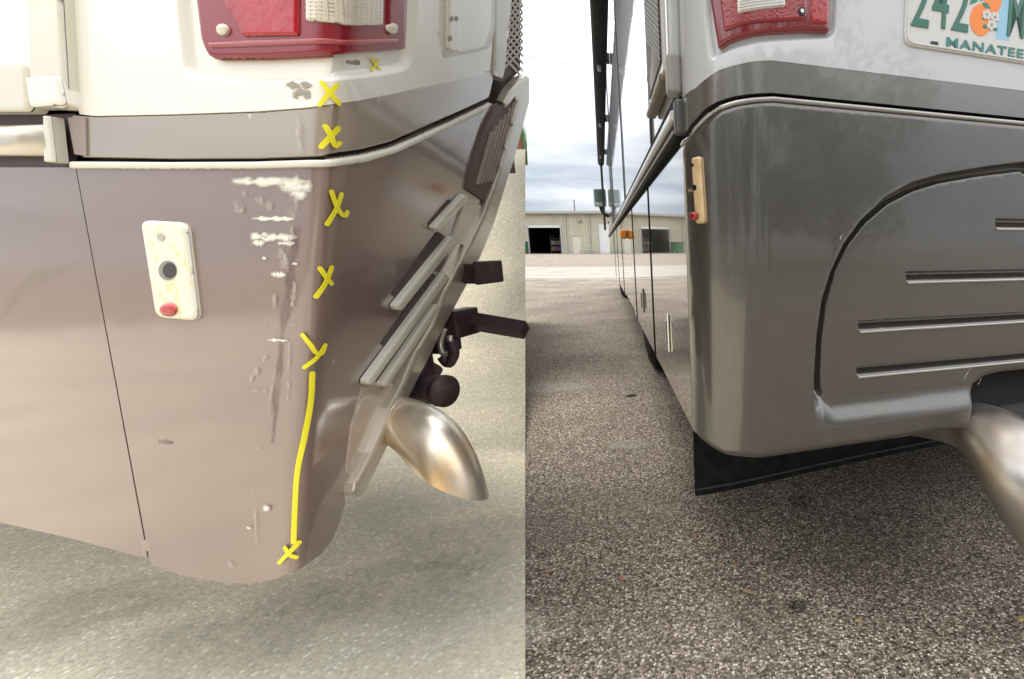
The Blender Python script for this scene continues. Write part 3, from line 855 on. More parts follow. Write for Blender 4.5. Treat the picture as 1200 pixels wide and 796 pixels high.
    # lower side: baggage doors one by one, wheel arch gap
    dh = CHROME
    doors = [(.118, .80), (.806, 1.62), (2.98, 4.05), (4.056, 5.1), (5.106, 6.3), (7.4, 8.5)]
    for i, (q0, q1) in enumerate(doors):
        dd = box('baggage_door', CR, rR, dR, Z, (.001, q0, .392), (.03, q1, .895), SIDEP, root, .004)
        if i in (0, 1):
            qh = q0 + (.30 if i == 0 else .36); 
            bm = bmesh.new()
            box_bm(bm, CR, rR, dR, Z, (-.004, qh, .48), (.0005, qh + .024, .57), .002)
            bm_obj('handle', bm, dh, dd)
            box('paddle', CR, rR, dR, Z, (-.009, qh + .006, .495), (-.0045, qh + .018, .555), mat('handle_steel', (.30, .31, .33), .2, .9), dd, .003)
    for (q0, q1) in ((1.626, 1.80), (2.80, 2.974), (6.306, 6.5), (7.2, 7.394)):
        box('skirt', CR, rR, dR, Z, (.001, q0, .392), (.03, q1, .895), SIDEP, root, .004)
    for (q0, q1) in ((1.802, 2.798), (6.502, 7.198)):
        box('wheel_arch_skirt', CR, rR, dR, Z, (.001, q0, .41), (.03, q1, .895), SIDEP, root, .004)
    for q in (.803, 1.623, 2.977, 4.053, 5.103): box('door_seal', CR, rR, dR, Z, (-.0012, q - .005, .394), (.02, q + .005, .893), BLACK, root)
    # belt mouldings: black drip, bright strip, black rail
    box('drip_rail', CR, rR, dR, Z, (-.004, .19, .945), (.024, LEN, .974), BLACK, root, .003)
    box('bright_moulding', CR, rR, dR, Z, (-.016, .155, .925), (.024, LEN, .943), mat('white_moulding', (.72, .72, .71), .3, .1, .5), root, .005)
    box('black_rail', CR, rR, dR, Z, (-.010, .150, .896), (.024, LEN, .923), BLACK, root, .004)
    box('rail_slot', CR, rR, dR, Z, (-.0125, .16, .906), (-.0098, LEN, .911), GREYPL, root)
    # end of the rail: black plug
    box('rail_end', CR, rR, dR, Z, (-.012, .128, .90), (.024, .150, .955), mat('rail_plug', (.12, .12, .125), .35, .3), root, .006)
    # corner post: two white channels and a grey foot
    box('corner_channel', CR, rR, dR, Z, (-.010, .165, 1.0), (.004, .195, ROOF), WHITE, root, .004)
    box('corner_channel', CR, rR, dR, Z, (-.018, .132, 1.0), (.004, .160, ROOF), mat('channel_grey', (.52, .52, .52), .35, .2, .5), root, .006)
    box('corner_post_foot', CR, rR, dR, Z, (-.021, .128, .962), (.002, .164, 1.02), GREYPL, root, .005)
    # framed mesh vent
    vt = box('vent_frame', CR, rR, dR, Z, (-.012, .25, 1.03), (.003, .52, 1.62), mat('vent_white', (.72, .72, .70), .4, 0, .3), root, .004)
    bm = bmesh.new()
    for i in range(60):
        for sgn in (-1, 1):
            zz = 1.055 + .55 * i / 59
            x0 = -.0135; qa, qb = .268, .503; za, zb_ = zz, zz + sgn * .12
            za = min(max(za, 1.05), 1.60); zb_ = min(max(zb_, 1.05), 1.60)
            w = .0016
            vs = [bm.verts.new(Vector(Rloc(x0, qa, za - w))), bm.verts.new(Vector(Rloc(x0, qb, zb_ - w))), bm.verts.new(Vector(Rloc(x0, qb, zb_ + w))), bm.verts.new(Vector(Rloc(x0, qa, za + w)))]
            ws = [bm.verts.new(v.co + Vector(-rR * .002)) for v in vs]
            bm.faces.new(vs); bm.faces.new(ws)
            for j in range(4): bm.faces.new((vs[j], vs[(j + 1) % 4], ws[(j + 1) % 4], ws[j]))
    me = bm_obj('mesh', bm, MESHM, vt); me['kind'] = 'stuff'
    box('backing', CR, rR, dR, Z, (-.0130, .265, 1.05), (-.0123, .505, 1.60), mat('vent_dark', (.09, .09, .09), .7), vt)
    box('bumper_tube', CR, rR, dR, Z, (-.020, .245, 1.012), (.003, .525, 1.028), mat('vent_brown', (.22, .18, .13), .4, .5), vt, .006)
    for zz in (1.09, 1.56): box('screw', CR, rR, dR, Z, (-.016, .512, zz), (-.0125, .516, zz + .012), GREYPL, vt)
    # wall joints
    for q in (.64, 2.2, 4.6): box('joint_strip', CR, rR, dR, Z, (-.0015, q, z1 + .005), (.0035, q + .014, ROOF - .01), mat('joint_dark', (.05, .05, .055), .4), root)
    # marker lamp on belt line, amber
    for q in (2.13,): box('side_marker', CR, rR, dR, Z, (-.035, q, .765), (.0005, q + .09, .815), ORANGE, root, .01)
    # wheels
    for qc in (2.30, 6.85):
        for sc_ in ((.09,), ) if qc > 5 else ((.09,),):
            wh = None
            bm = bmesh.new(); rt, wd_ = .46, .25
            prof = [(.0, .26), (.0, .36), (.012, .42), (.035, .452), (.07, .46), (wd_ - .07, .46), (wd_ - .035, .452), (wd_, .40), (wd_, .26)]
            n = 40; rings = []
            for (dx, rr) in prof:
                rings.append([bm.verts.new(Vector(Rloc(.085 + dx, qc + rr * math.cos(2 * math.pi * k / n), rt + .002 + rr * math.sin(2 * math.pi * k / n)))) for k in range(n)])
            for i in range(len(rings) - 1):
                for k in range(n): bm.faces.new((rings[i][k], rings[i][(k + 1) % n], rings[i + 1][(k + 1) % n], rings[i + 1][k]))
            wh = bm_obj('tyre', bm, BLACK, root, True)
            bm = bmesh.new(); pr2 = [(.02, .258), (.05, .24), (.10, .15), (.06, .12), (.05, .0)]
            rings = []
            for (dx, rr) in pr2:
                rings.append([bm.verts.new(Vector(Rloc(.085 + dx, qc + rr * math.cos(2 * math.pi * k / n), rt + .002 + rr * math.sin(2 * math.pi * k / n)))) for k in range(n)])
            for i in range(len(rings) - 1):
                for k in range(n): bm.faces.new((rings[i][k], rings[i][(k + 1) % n], rings[i + 1][(k + 1) % n], rings[i + 1][k]))
            bm_obj('rim', bm, ALU, wh, True)
    # awning roll along the side with its arms
    def onside(px, py, out_):           # point over the side plane, out_ metres proud
        D = ray(px, py); t = ((CR - rR * out_ - O) @ rR) / (D @ rR); return O + D * t
    A = Rloc(-.066, 1.2, 2.08); B = Rloc(-.062, 8.2, 2.08)
    rl = tube('awning_roll', [A + (B - A) * t for t in np.linspace(0, 1, 6)], .050, BLACK, root, 20)
    for q in (1.7, 3.4, 5.2, 7.2):
        box('awning_bracket', CR, rR, dR, Z, (-.03, q - .02, 2.05), (.003, q + .02, 2.12), BLKGLOSS, root, .004)
        box('hook', CR, rR, dR, Z, (-.085, q - .01, 1.99), (-.06, q + .01, 2.04), GREYPL, rl, .003)
    box('awning_arm', CR, rR, dR, Z, (-.08, 8.0, 1.0), (-.045, 8.05, 2.03), BLKGLOSS, root, .006)
    # mirror on the front corner
    c = at(703, 232, Rloc(0, LEN - .2, 0)[1]); mq = LEN - .2
    mir = box('mirror', c, rR, dR, Z, (-.10, -.08, -.15), (.10, .06, .15), mat('mirror_shell', (.30, .36, .33), .35), root, .03)
    box('glass', c, rR, dR, Z, (-.085, -.087, -.08), (.085, -.0805, .13), mat('mirror_glass', (.30, .37, .34), .08, .9), mir, .003)
    box('glass', c, rR, dR, Z, (-.08, -.086, -.135), (.08, -.0805, -.09), CHROME, mir, .003)
    e = Rloc(.01, mq, c[2] - .42)
    tube('mirror_arm', spline([c + Z * -.14, c + Z * -.26 + rR * .05, c + Z * -.34 + rR * .2, e], 6), .03, BLACK, mir, 10)
    # rear rock guard with its stiffening strip
    q0 = .43
    def onq(px, py):
        D = ray(px, py); t = ((CR + dR * q0 - O) @ dR) / (D @ dR); P = O + D * t; return (P - CR) @ rR, P[2]
    pts = [onq(*p) for p in ((810, 496), (815, 582), (860, 574), (900, 565), (950, 553.5), (1000, 542.5), (1060, 530), (1110, 520))]
    pts = [np.array(p) for p in pts]
    slope = (pts[-1] - pts[-2]) / (pts[-1][0] - pts[-2][0])
    low = pts[1:] + [np.array([1.3, pts[-1][1] + .01]), np.array([2.3, pts[1][1]])]
    topz = .44
    vs = []; fs = []
    for dq in (0, .008):
        for p in low: vs.append(Rloc(p[0], q0 + dq, p[1])); vs.append(Rloc(p[0], q0 + dq, topz))
    n = len(low)
    for i in range(n - 1):
        fs.append((2 * i, 2 * i + 2, 2 * i + 3, 2 * i + 1)); b_ = 2 * n
        fs.append((b_ + 2 * i, b_ + 2 * i + 1, b_ + 2 * i + 3, b_ + 2 * i + 2))
        fs.append((2 * i, b_ + 2 * i, b_ + 2 * i + 2, 2 * i + 2))
    fs.append((0, 1, 2 * n + 1, 2 * n))
    mf = mesh_obj('rock_guard', vs, fs, BLACK, root)
    bar = [Rloc(p[0] + (.004 if i == 0 else 0), q0 - .004, p[1] + .020) for i, p in enumerate(low[:-1])]
    tube('stiffener', bar, .0032, mat('dull_steel', (.10, .10, .095), .5, .5), mf, 6)
    # exhaust elbow: from under the cap out and down to the right
    ctrl = []
    for (px, py, dd, r_) in ((1000, 486, 1.22, .036), (1085, 492, 1.04, .040), (1135, 500, .94, .050), (1168, 518, .875, .064), (1196, 550, .83, .076), (1224, 588, .80, .080), (1256, 634, .775, .080), (1285, 676, .755, .080)):
        q = at(px, py, dd); ctrl.append([*q, r_])
    sp = spline(ctrl, 8)
    ep = tube('exhaust_pipe', sp[:, :3], list(sp[:, 3]), EXH, root, 32, caps=False)
    sp2 = sp[-12:]
    tube('bore', sp2[:, :3], list(sp2[:, 3] - .003), UNDER, ep, 24, caps=False)
    # coupler inside the cut-out
    q = at(1180, 478, 1.0)
    box('hanger', q, rR, dR, Z, (-.03, -.01, -.03), (.05, .02, .03), mat('hanger', (.06, .06, .06), .6), root, .003)
motorhome_right()

# ================================================================== DAMAGED MOTORHOME (left half)
def plane3(pts):
    """inverse depth as an affine function of the pixel, through three (px, py, distance)"""
    A = []; b = []
    for px, py, dd in pts:
        A.append([px, py, 1]); b.append(ray(px, py)[1] / dd)
    return np.linalg.solve(np.array(A, float), np.array(b))
LS = plane3([(385, 190, .56), (352, 640, .575), (0, 400, .68)])
LRr = plane3([(385, 190, .56), (352, 640, .575), (616, 150, 1.8)])
KS = 22.0
def Ldepth(p):
    a = p @ LS[:2] + LS[2]; b = p @ LRr[:2] + LRr[2]
    m = np.minimum(a, b)
    return m - np.log(np.exp(-KS * (a - m)) + np.exp(-KS * (b - m))) / KS
def Lpt(p):
    return O + ray(p[:, 0], p[:, 1]) / Ldepth(p)[:, None]
def Lsurf(p, h):
    P = Lpt(p); e = .4
    N = np.cross(Lpt(p + [0, e]) - P, Lpt(p + [e, 0]) - P)
    N /= np.linalg.norm(N, axis=1)[:, None]
    s = np.sign(((O - P) * N).sum(1)); N *= s[:, None]
    return P + N * np.asarray(h)[:, None]
def LP(px, py, h=0.0): return Lsurf(np.array([[px, py]], float), np.array([h]))[0]

def jag(x0, y0, x1, y1, w, seed, n=9):
    """irregular streak outline between two pixels"""
    r = random.Random(seed); a = np.array([x0, y0], float); b = np.array([x1, y1], float)
    d = b - a; nn = np.array([-d[1], d[0]]) / np.linalg.norm(d); up, dn = [], []
    for i in range(n + 1):
        t = i / n; k = w * (.35 + .65 * math.sin(math.pi * min(max(t, .06), .94)) ** .5) * r.uniform(.55, 1.15)
        up.append(a + d * t + nn * k); dn.append(a + d * t - nn * k * r.uniform(.6, 1.1))
    return up + dn[::-1]
def stroke(pts, w, taper=.85):
    p = spline(np.array(pts, float), 5); t = np.gradient(p, axis=0); nn = np.stack([-t[:, 1], t[:, 0]], -1); nn /= np.linalg.norm(nn, axis=1)[:, None]
    L_ = [p[i] + nn[i] * w for i in range(len(p))]; R_ = [p[i] - nn[i] * w for i in range(len(p))]
    a0 = math.atan2(*(nn[0][::-1])); cap0 = []; cap1 = []
    for k in range(1, 5):
        an = math.pi * k / 5
        cap1.append(p[-1] + w * (math.cos(an) * nn[-1] + math.sin(an) * t[-1] / np.linalg.norm(t[-1])))
        cap0.append(p[0] + w * (-math.cos(an) * nn[0] - math.sin(an) * t[0] / np.linalg.norm(t[0])))
    return L_ + cap1 + R_[::-1] + cap0

def motorhome_left():
    root = empty('motorhome', 'scraped mauve brown and cream motorhome with yellow X marks on its corner', 'motorhome')
    # silhouettes in pixels: seam under the taupe band, bottom edge, rear edge
    seam_top = [(88, 189.5), (200, 190.5), (300, 190), (380, 187.5), (425, 181), (460, 172), (500, 154.5), (540, 136), (572, 120)]
    # lower cap panel: side + rounded corner + strip of rear face down to the bright bumper frame
    rear_edge = [(586, 126), (590, 150), (582, 182), (573, 212), (563, 240), (551, 267), (536, 297), (520, 326), (504, 360), (487, 396), (470, 429), (454, 463), (434, 506), (414, 548), (404, 575)]
    bottom = [(404, 592), (398, 612), (390, 632), (376, 650), (350, 668), (322, 679), (293, 684.5), (255, 682), (215, 675), (182, 664.5), (175.5, 657)]
    left = [(175, 655), (90, 200)]
    cap_o = [np.array(p, float) for p in seam_top + rear_edge + bottom + left]
    cap = patch('corner_cap', cap_o, Lsurf, LBROWN, root, off=0, thick=.006, step=9, ostep=6)
    # rolled bright top lip of that cap
    lp = [(86, 189.5)] + seam_top[1:]
    lo_ = [(x, y + 8.5 - 1.5 * (x > 450)) for x, y in lp[::-1]]
    patch('top_lip', rounded([np.array(p, float) for p in lp + lo_], 3, 3), Lsurf, mat('bead_cream', (.80, .77, .66), .4, 0, .4, .1), cap, off=.0048, thick=.006, step=9, bev=.0028, bevw=3.8, ostep=6)
    # access door to the left of it
    door = [(-520, 196), (86, 196), (171, 654), (150, 650), (90, 634), (30, 620), (-120, 588), (-520, 502)]
    ad = patch('access_door', [np.array(p, float) for p in door], Lsurf, LBROWN, root, off=-.0015, thick=.006, step=10, ostep=7)
    patch('seam_gap', [np.array(p, float) for p in ((80, 196), (96, 196), (181, 652), (165, 652))], Lsurf, LDARK, root, off=-.009, thick=.003, step=10)
    patch('pale_swoosh', [np.array(p, float) for p in ((-4, 385), (30, 345), (60, 330), (98, 312), (96, 300), (60, 312), (38, 312), (8, 338), (-4, 352))], Lsurf, scuff_mat('pale_streak', (.46, .40, .33), 12, .15, .85, True, (1, 1, 1), .7), ad, off=-.0008, thick=0, step=4, fade=14)  # soft pale swoosh across the door, fading at its edges
    box('door_clip', LP(171.5, 640, -.002), X, Y, Z, (-.006, -.003, -.008), (.006, .004, .008), mat('clip', (.42, .33, .28), .6), cap, .001)
    # taupe band
    bt = [(80, 134), (110, 136.5), (200, 134.5), (300, 131), (360, 126.5), (420, 118), (460, 110), (500, 101), (540, 92), (574, 83), (580, 90)]
    bb = [(574, 115), (540, 131), (500, 148.5), (460, 166.5), (425, 176), (380, 182.5), (300, 185.5), (200, 186), (92, 184), (82, 160)]
    patch('taupe_band', [np.array(p, float) for p in bt + bb], Lsurf, LBAND, root, off=-.001, thick=.012, step=9, ostep=6, bev=.002, bevw=2)
    patch('band_end', [np.array(p, float) for p in ((80, 138), (101, 138), (102, 183), (88, 181))], Lsurf, mat('band_end', (.34, .27, .25), .5), root, off=.0006, thick=.006, step=9)
    # cream upper shell with the lamp moulding
    wt = [(52, -420), (66, 0), (94, 134), (110, 136)] + [(x, y - .3) for x, y in bt[2:10]] + [(579, 20), (590, -120), (600, -420)]
    mold = np.array(rounded([(204, -200), (206, 0), (216, 99), (300, 98), (400, 96), (484, 84), (490, 0), (495, -200)], [0, 30, 26, 40, 40, 20, 0, 0]))
    def wrel(p):
        d = np.where(inside(p, mold), dist_poly(p, mold), 0); return -.007 * smooth01(d / 9)
    # recess with rounded floor at the rear (latch pocket)
    up = patch('upper_shell', [np.array(p, float) for p in wt], Lsurf, LWHITE, root, off=.0005, thick=.012, step=10, ostep=7, relief=wrel, extra=np.vstack(insets(mold, (0, 1.5, 3, 4.5, 6, 7.5, 9, 11), 6)))
    # tail lamp
    lamp = rounded([(222, -180), (231, 0), (237, 50), (247, 69.5), (310, 69), (385, 65.5), (440, 62), (475.5, 58.5), (477.5, 0), (484, -180)], [0, 0, 12, 9, 0, 0, 0, 5, 0, 0])
    tl = patch('tail_lamp', lamp, Lsurf, LREDD, root, off=.003, thick=.014, step=9, bev=.005, bevw=6, ostep=6)
    patch('ridge', rounded([(249, 52), (300, 49), (380, 46.5), (440, 44), (462, 43.5), (462, 48.5), (440, 49.5), (380, 53), (300, 56.5), (252, 58)], 2), Lsurf, mat('ridge_pink', (.40, .06, .06), .3, 0, .4), tl, off=.0050, thick=.004, step=9, bev=.0015, bevw=2.5, ostep=5)
    patch('lens', rounded([(266, -150), (270, 10), (284, 30), (290, 45), (355, 44), (357, -150)], [0, 8, 4, 4, 4, 0]), Lsurf, LREDB, tl, off=.006, thick=.006, step=9, bev=.003, bevw=4, ostep=6)
    rv = patch('reverse_lens', rounded([(362, -150), (364.5, 27), (400, 28.5), (443, 28), (446, -150)], 3), Lsurf, mat('cream_reverse_lens', (.72, .66, .54), .2, 0, .8), tl, off=.0062, thick=.006, step=9, bev=.002, bevw=3, ostep=6)
    for i in range(7):
        y = 24 - i * 4.6
        patch('rib', [np.array(p, float) for p in ((368, y), (441, y - .6), (441, y - 2.6), (368, y - 2.0))], Lsurf, mat('rib_pale', (.71, .65, .53), .15, 0, 1), rv, off=.0067, thick=.0006, step=9)
    for i in range(13):
        x = 370 + i * 5.7
        patch('rib', [np.array(p, float) for p in ((x, 26), (x + 1.6, 26), (x + 1.6, -40), (x, -40))], Lsurf, mat('rib_tan', (.67, .60, .48), .2, 0, 1), rv, off=.0066, thick=.0006, step=9)
    patch('side_lens', rounded([(449, -150), (449, 40), (470, 40), (473, -150)], 3), Lsurf, LREDD, tl, off=.0055, thick=.005, step=9, bev=.002, bevw=3, ostep=6)
    for px, py in ((267, 37), (454.5, 31.5)):
        po = [np.array([px + 6.6 * math.cos(t), py + 7 * math.sin(t)]) for t in np.linspace(0, 2 * math.pi, 17)[:-1]]
        patch('screw', po, Lsurf, mat('cream_screw', (.78, .74, .60), .4), tl, off=.0068, thick=.005, step=6, bev=.0025, bevw=4, ostep=3)
        patch('screw_slot', [np.array([px + a, py + b]) for a, b in ((-3, -.8), (3, -.8), (3, .8), (-3, .8))], Lsurf, LSIL, tl, off=.0071, thick=.0004, step=6)
    # latch pocket on the rear face: framed pocket and white latch plate
    pk = patch('rear_pocket', rounded([(516, -120), (518, 68), (574, 57), (580, 30), (584, -120)], [0, 6, 10, 0, 0]), Lsurf, LTRIM, root, off=.003, thick=.005, step=9, bev=.002, bevw=3, ostep=6)
    patch('pocket_floor', rounded([(531, -120), (533, 60), (566, 54), (573, 30), (578, -120)], [0, 3, 8, 0, 0]), Lsurf, LWHITE, pk, off=.0036, thick=.003, step=9)
    lt = patch('latch_plate', rounded([(519.5, -60), (519.5, 57), (530, 58), (533, 48), (533, -60)], [0, 4, 4, 0, 0]), Lsurf, LWHITE, root, off=.008, thick=.005, step=6, bev=.002, bevw=2, ostep=4)
    for px, py in ((522, 19.5), (528, 19.5), (520.8, 42.5)):
        patch('bolt', [np.array([px + 2 * math.cos(t), py + 3.2 * math.sin(t)]) for t in np.linspace(0, 2 * math.pi, 9)[:-1]], Lsurf, mat('bolt_grey', (.38, .35, .28), .5), lt, off=.009, thick=.002, step=6)
    # diamond mesh grille beside the pocket, ending at the coach's far corner
    fr = patch('grille_frame', [np.array(p, float) for p in ((580, -120), (577, 88), (588, 92), (592, 70), (598, 0), (601, -120))], Lsurf, LTRIM, root, off=.004, thick=.012, step=9, bev=.002, bevw=2)
    bk = patch('grille_back', [np.array(p, float) for p in ((592, -120), (584, 95), (600, 100), (615, 84), (615.3, -120))], Lsurf, mat('grille_dark', (.20, .15, .14), .7), root, off=-.012, thick=.004, step=8)
    n_ = 0
    wires = mat('mesh_wire', (.52, .46, .40), .5, .3)
    bm = bmesh.new()
    def wire(p0, p1):
        ps = [LP(p0[0] + (p1[0] - p0[0]) * t, p0[1] + (p1[1] - p0[1]) * t, -.004) for t in np.linspace(0, 1, 4)]
        for A, B in zip(ps[:-1], ps[1:]):
            for off_ in (np.array([0, 0, .0035]),):
                v = [bm.verts.new(Vector(A - off_)), bm.verts.new(Vector(B - off_)), bm.verts.new(Vector(B + off_)), bm.verts.new(Vector(A + off_))]
                w_ = [bm.verts.new(x.co + Vector((-.003, .001, 0))) for x in v]
                bm.faces.new(v); bm.faces.new(w_[::-1])
                for j in range(4): bm.faces.new((v[j], w_[j], w_[(j + 1) % 4], v[(j + 1) % 4]))
    y = -70.0
    while y < 95:
        xl = 598 - (y / 90) * 9 if y > 0 else 598
        y1 = y + 26
        if y1 < 98: wire((xl, y), (614.8, y1))
        y0b = y + 26
        if y0b < 92: wire((xl - 2, y0b), (614.8, y))
        y += 8.5
    mo = bm_obj('grille_mesh', bm, wires, root); mo['kind'] = 'stuff'
    # ribbed dark apron under it and the bright bumper frame sweeping down to the corner
    ap = patch('ribbed_apron', [np.array(p, float) for p in ((594, 118), (606, 104), (596, 140), (577, 205), (566, 236), (545, 222), (549, 200), (556, 176), (566, 146), (578, 124))], Lsurf, mat('apron_dark', (.15, .105, .095), .6), root, off=.006, thick=.01, step=6)
    for i in range(6):
        x0 = 598 - i * 5.2; y0 = 118 + i * 7
        p0 = np.array((x0, y0), float); p1 = np.array((x0 - 22 + i * 1.0, y0 + 92 - i * 6), float)
        d = p1 - p0; nn = np.array([-d[1], d[0]]) / np.linalg.norm(d) * 1.0
        ps = [q for q in (p0, p1)]
        patch('rib', [p0 + nn, p1 + nn, p1 - nn, p0 - nn], Lsurf, mat('apron_rib', (.42, .33, .28), .5), ap, off=.011, thick=.005, step=9)
    fo = [(584, 118), (590, 106), (602, 92), (612, 87), (615.4, 90), (615.2, 118), (606, 152), (597, 186), (585, 222), (574, 258), (560, 292), (546, 322), (530, 350), (514, 378), (492, 420), (470, 462), (448, 512), (428, 552), (411, 582),
          (402, 577), (404, 566), (424, 530), (446, 478), (463, 445), (478, 410), (497, 380), (512, 340), (528, 312), (545, 280), (558, 254), (568, 228), (578, 200), (588, 165), (596, 134), (600, 118), (597, 112), (592, 118), (586, 124)]
    bf = patch('bumper_frame', [np.array(p, float) for p in fo], Lsurf, LSIL, root, off=.016, thick=.020, step=7, bev=.005, bevw=3, ostep=5)
    for (x, y) in ((594, 142), (585, 170), (579, 192)):
        patch('rivet', [np.array([x + 2 * math.cos(t), y + 3 * math.sin(t)]) for t in np.linspace(0, 2 * math.pi, 9)[:-1]], Lsurf, LTRIM, bf, off=.0185, thick=.003, step=6)
    # louvers across the lower rear: cream blades, dark openings behind
    dk = mat('louver_opening', (.10, .07, .075), .8)
    for (p0, p1, k0, k1) in (((533, 240), (506, 268), 4, 10), ((524, 280), (466, 352), 4.5, 15), ((514, 326), (452, 408), 4, 11), ((505, 362), (462, 424), 3.5, 8)):
        a, b = np.array(p0, float), np.array(p1, float); d = b - a; nn = np.array([d[1], -d[0]]) / np.linalg.norm(d)
        nn = nn if nn[0] < 0 else -nn
        patch('louver_opening', rounded([a + nn * k0, b + nn * k0, b + nn * k1 * .8, a + nn * k1], 4), Lsurf, dk, root, off=.0012, thick=.002, step=8, ostep=5)
    patch('bracket_opening', rounded([(467, 446), (490, 414), (520, 432), (505, 455), (480, 462)], 6), Lsurf, dk, root, off=.0016, thick=.003, step=8)
    patch('louver_panel', [np.array(p, float) for p in ((541, 240), (562, 240), (556, 266), (544, 288), (528, 282), (534, 262))], Lsurf, LTRIM, root, off=.004, thick=.004, step=8)
    for (p0, p1, w) in (((541, 229), (504, 268), 4.5), ((527, 278), (459, 360), 5), ((518, 321), (424, 447), 4.5), ((508, 357), (443, 450), 4.0)):
        a, b = np.array(p0, float), np.array(p1, float); d = b - a; nn = np.array([-d[1], d[0]]) / np.linalg.norm(d) * w
        patch('louver', rounded([a + nn, b + nn * .9, b + d * .03, b - nn * .9, a - nn], 3), Lsurf, LTRIM, root, off=.012, thick=.011, step=8, bev=.004, bevw=3, ostep=5)
    patch('exhaust_recess', [np.array(p, float) for p in ((424, 452), (444, 446), (466, 452), (478, 462), (470, 500), (452, 508), (438, 508), (410, 560), (404, 552), (410, 500))], Lsurf, mat('recess_cream', (.60, .50, .40), .4, .2, .6), root, off=.0022, thick=.004, step=8, bev=.0015, bevw=3)
    # side trims on the left
    patch('slide_trim', rounded([(36, -420), (64, -420), (95, 126), (90, 130), (56, 128), (52, 96)], [0, 0, 3, 3, 3, 0]), Lsurf, LTRIM, root, off=.012, thick=.014, step=9, bev=.004, bevw=4, ostep=6)
    patch('trim_foot', rounded([(53, 95), (91, 94), (98, 127), (58, 130)], 4), Lsurf, LWHITE, root, off=.016, thick=.016, step=9, bev=.004, bevw=4, ostep=6)
    patch('slide_wall', [np.array(p, float) for p in ((-520, -420), (40, -420), (54, 76), (-520, 79))], Lsurf, LWHITE, root, off=.003, thick=.02, step=12)
    patch('slide_flange', rounded([(-520, 80), (48, 76.5), (52, 84), (54, 131), (50, 134), (-520, 137)], [0, 4, 3, 3, 3, 0]), Lsurf, LTRIM, root, off=.014, thick=.016, step=9, bev=.006, bevw=5, ostep=6)
    patch('rail_gap', [np.array(p, float) for p in ((-520, 137), (60, 133), (82, 132), (84, 140), (74, 196), (-520, 196))], Lsurf, LDARK, root, off=-.004, thick=.006, step=10)
    sp = [LP(x, y, .004) for x, y in ((-520, 168), (-140, 167), (-40, 166.5), (30, 166), (70, 165.5))]
    rl = tube('belt_rail', sp, .0185, LSIL, root, 18, scale2=.55)
    patch('rail_end', rounded([(67, 138), (75, 139), (81, 192), (68, 192)], 2), Lsurf, LTRIM, root, off=.012, thick=.012, step=9, bev=.003, bevw=3, ostep=5)
    # little lamp plate with red bulb
    mk = patch('marker_lamp', rounded([(170, 258), (223, 261), (237, 376), (188, 372)], 11), Lsurf, LPLATE, root, off=.006, thick=.008, step=6, bev=.004, bevw=5, ostep=4)
    def disc(name, px, py, rx, ry, m, of, th=.003, bv=0):
        patch(name, [np.array([px + rx * math.cos(t), py + ry * math.sin(t)]) for t in np.linspace(0, 2 * math.pi, 21)[:-1]], Lsurf, m, mk, off=of, thick=th, step=5, bev=bv, bevw=rx * .6 if bv else 0, ostep=2)
    disc('screw_hole', 205, 317, 10.5, 11.5, mat('hole_grey', (.36, .34, .31), .35, .5), .0066, .001)
    disc('screw_hole', 207.5, 317, 7.5, 9, mat('hole_dark', (.05, .04, .045), .5), .0070, .001)
    disc('screw', 197.5, 278, 4, 4.5, LSIL, .0074, .002)
    disc('red_bulb', 207, 362.5, 9, 8, mat('red_bulb', (.66, .06, .05), .3, 0, .8, var=(70, (.45, .03, .03), .45, .6)), .011, .006, .004)
    # scrape damage on the corner
    SC = []
    i = 0
    for (x0, y0, x1, y1, w, m) in (
        (272, 212, 366, 213, 5.5, SCUFF), (325, 214, 368, 220, 9, SCUFF), (340, 226, 362, 228, 7, SCUFF), (296, 256, 346, 256.5, 2.8, SCUFF), (294, 277, 350, 278, 5, SCUFF), (296, 284, 312, 285, 4, SCUFF), (326, 285, 347, 285, 3, SCUFF),
        (240, 281, 296, 283, 1.2, SCUFF2), (318, 321, 337, 322, 4, SCUFF), (308, 302, 314, 303, 2.2, SCUFF), (343, 309, 351, 309, 2.2, SCUFF), (315, 398, 339, 399, 2.2, SCUFF), (302, 381, 316, 381, 1.2, SCUFF2), (337, 381, 350, 381, 1.4, SCUFF2),
        (350, 228, 345, 262, 7, SCUFF2), (345, 262, 340, 290, 5, SCUFF2), (278, 234, 286, 250, 6, SCUFF2), (284, 226, 298, 228, 4, SCUFF2), (276, 246, 288, 248, 3, SCUFF2), (300, 232, 330, 246, 6, SCUFF2),
        (349, 324, 344, 360, 3, SCUFF2), (325, 342, 322, 362, 2.4, SCUFF2), (341, 400, 338, 470, 2.0, SCUFF2), (314, 416, 294, 448, 3.2, SCUFF2), (286, 456, 316, 458, 1.6, SCUFF2), (325, 426, 316, 490, 1.5, SCUFF2), (330, 290, 342, 318, 6, SCUFF2),
        (300, 524, 310, 526, 2, SCUFF2), (298, 560, 303, 640, 1.3, SCUFF2), (309, 594, 319, 595, 5, SCUFF), (290, 617, 297, 618, 2.5, SCUFF), (268, 657, 278, 664, 4, SCUFF2), (386, 422, 392, 425, 2.4, SCUFF2),
        (350, 262, 330, 400, 5.5, SCUFF3), (330, 400, 320, 520, 4.5, SCUFF3), (185, 517, 205, 519, 3, SCUFF3)):
        i += 1
        patch('scrape', jag(x0, y0, x1, y1, w * 1.45, i, 14), Lsurf, m, cap, off=.0007 + .00004 * i if m is not SCUFF3 else .0005, thick=0, step=max(1.2, w * .5), ostep=2.5, fade=w * .55)
    rs = random.Random(21)
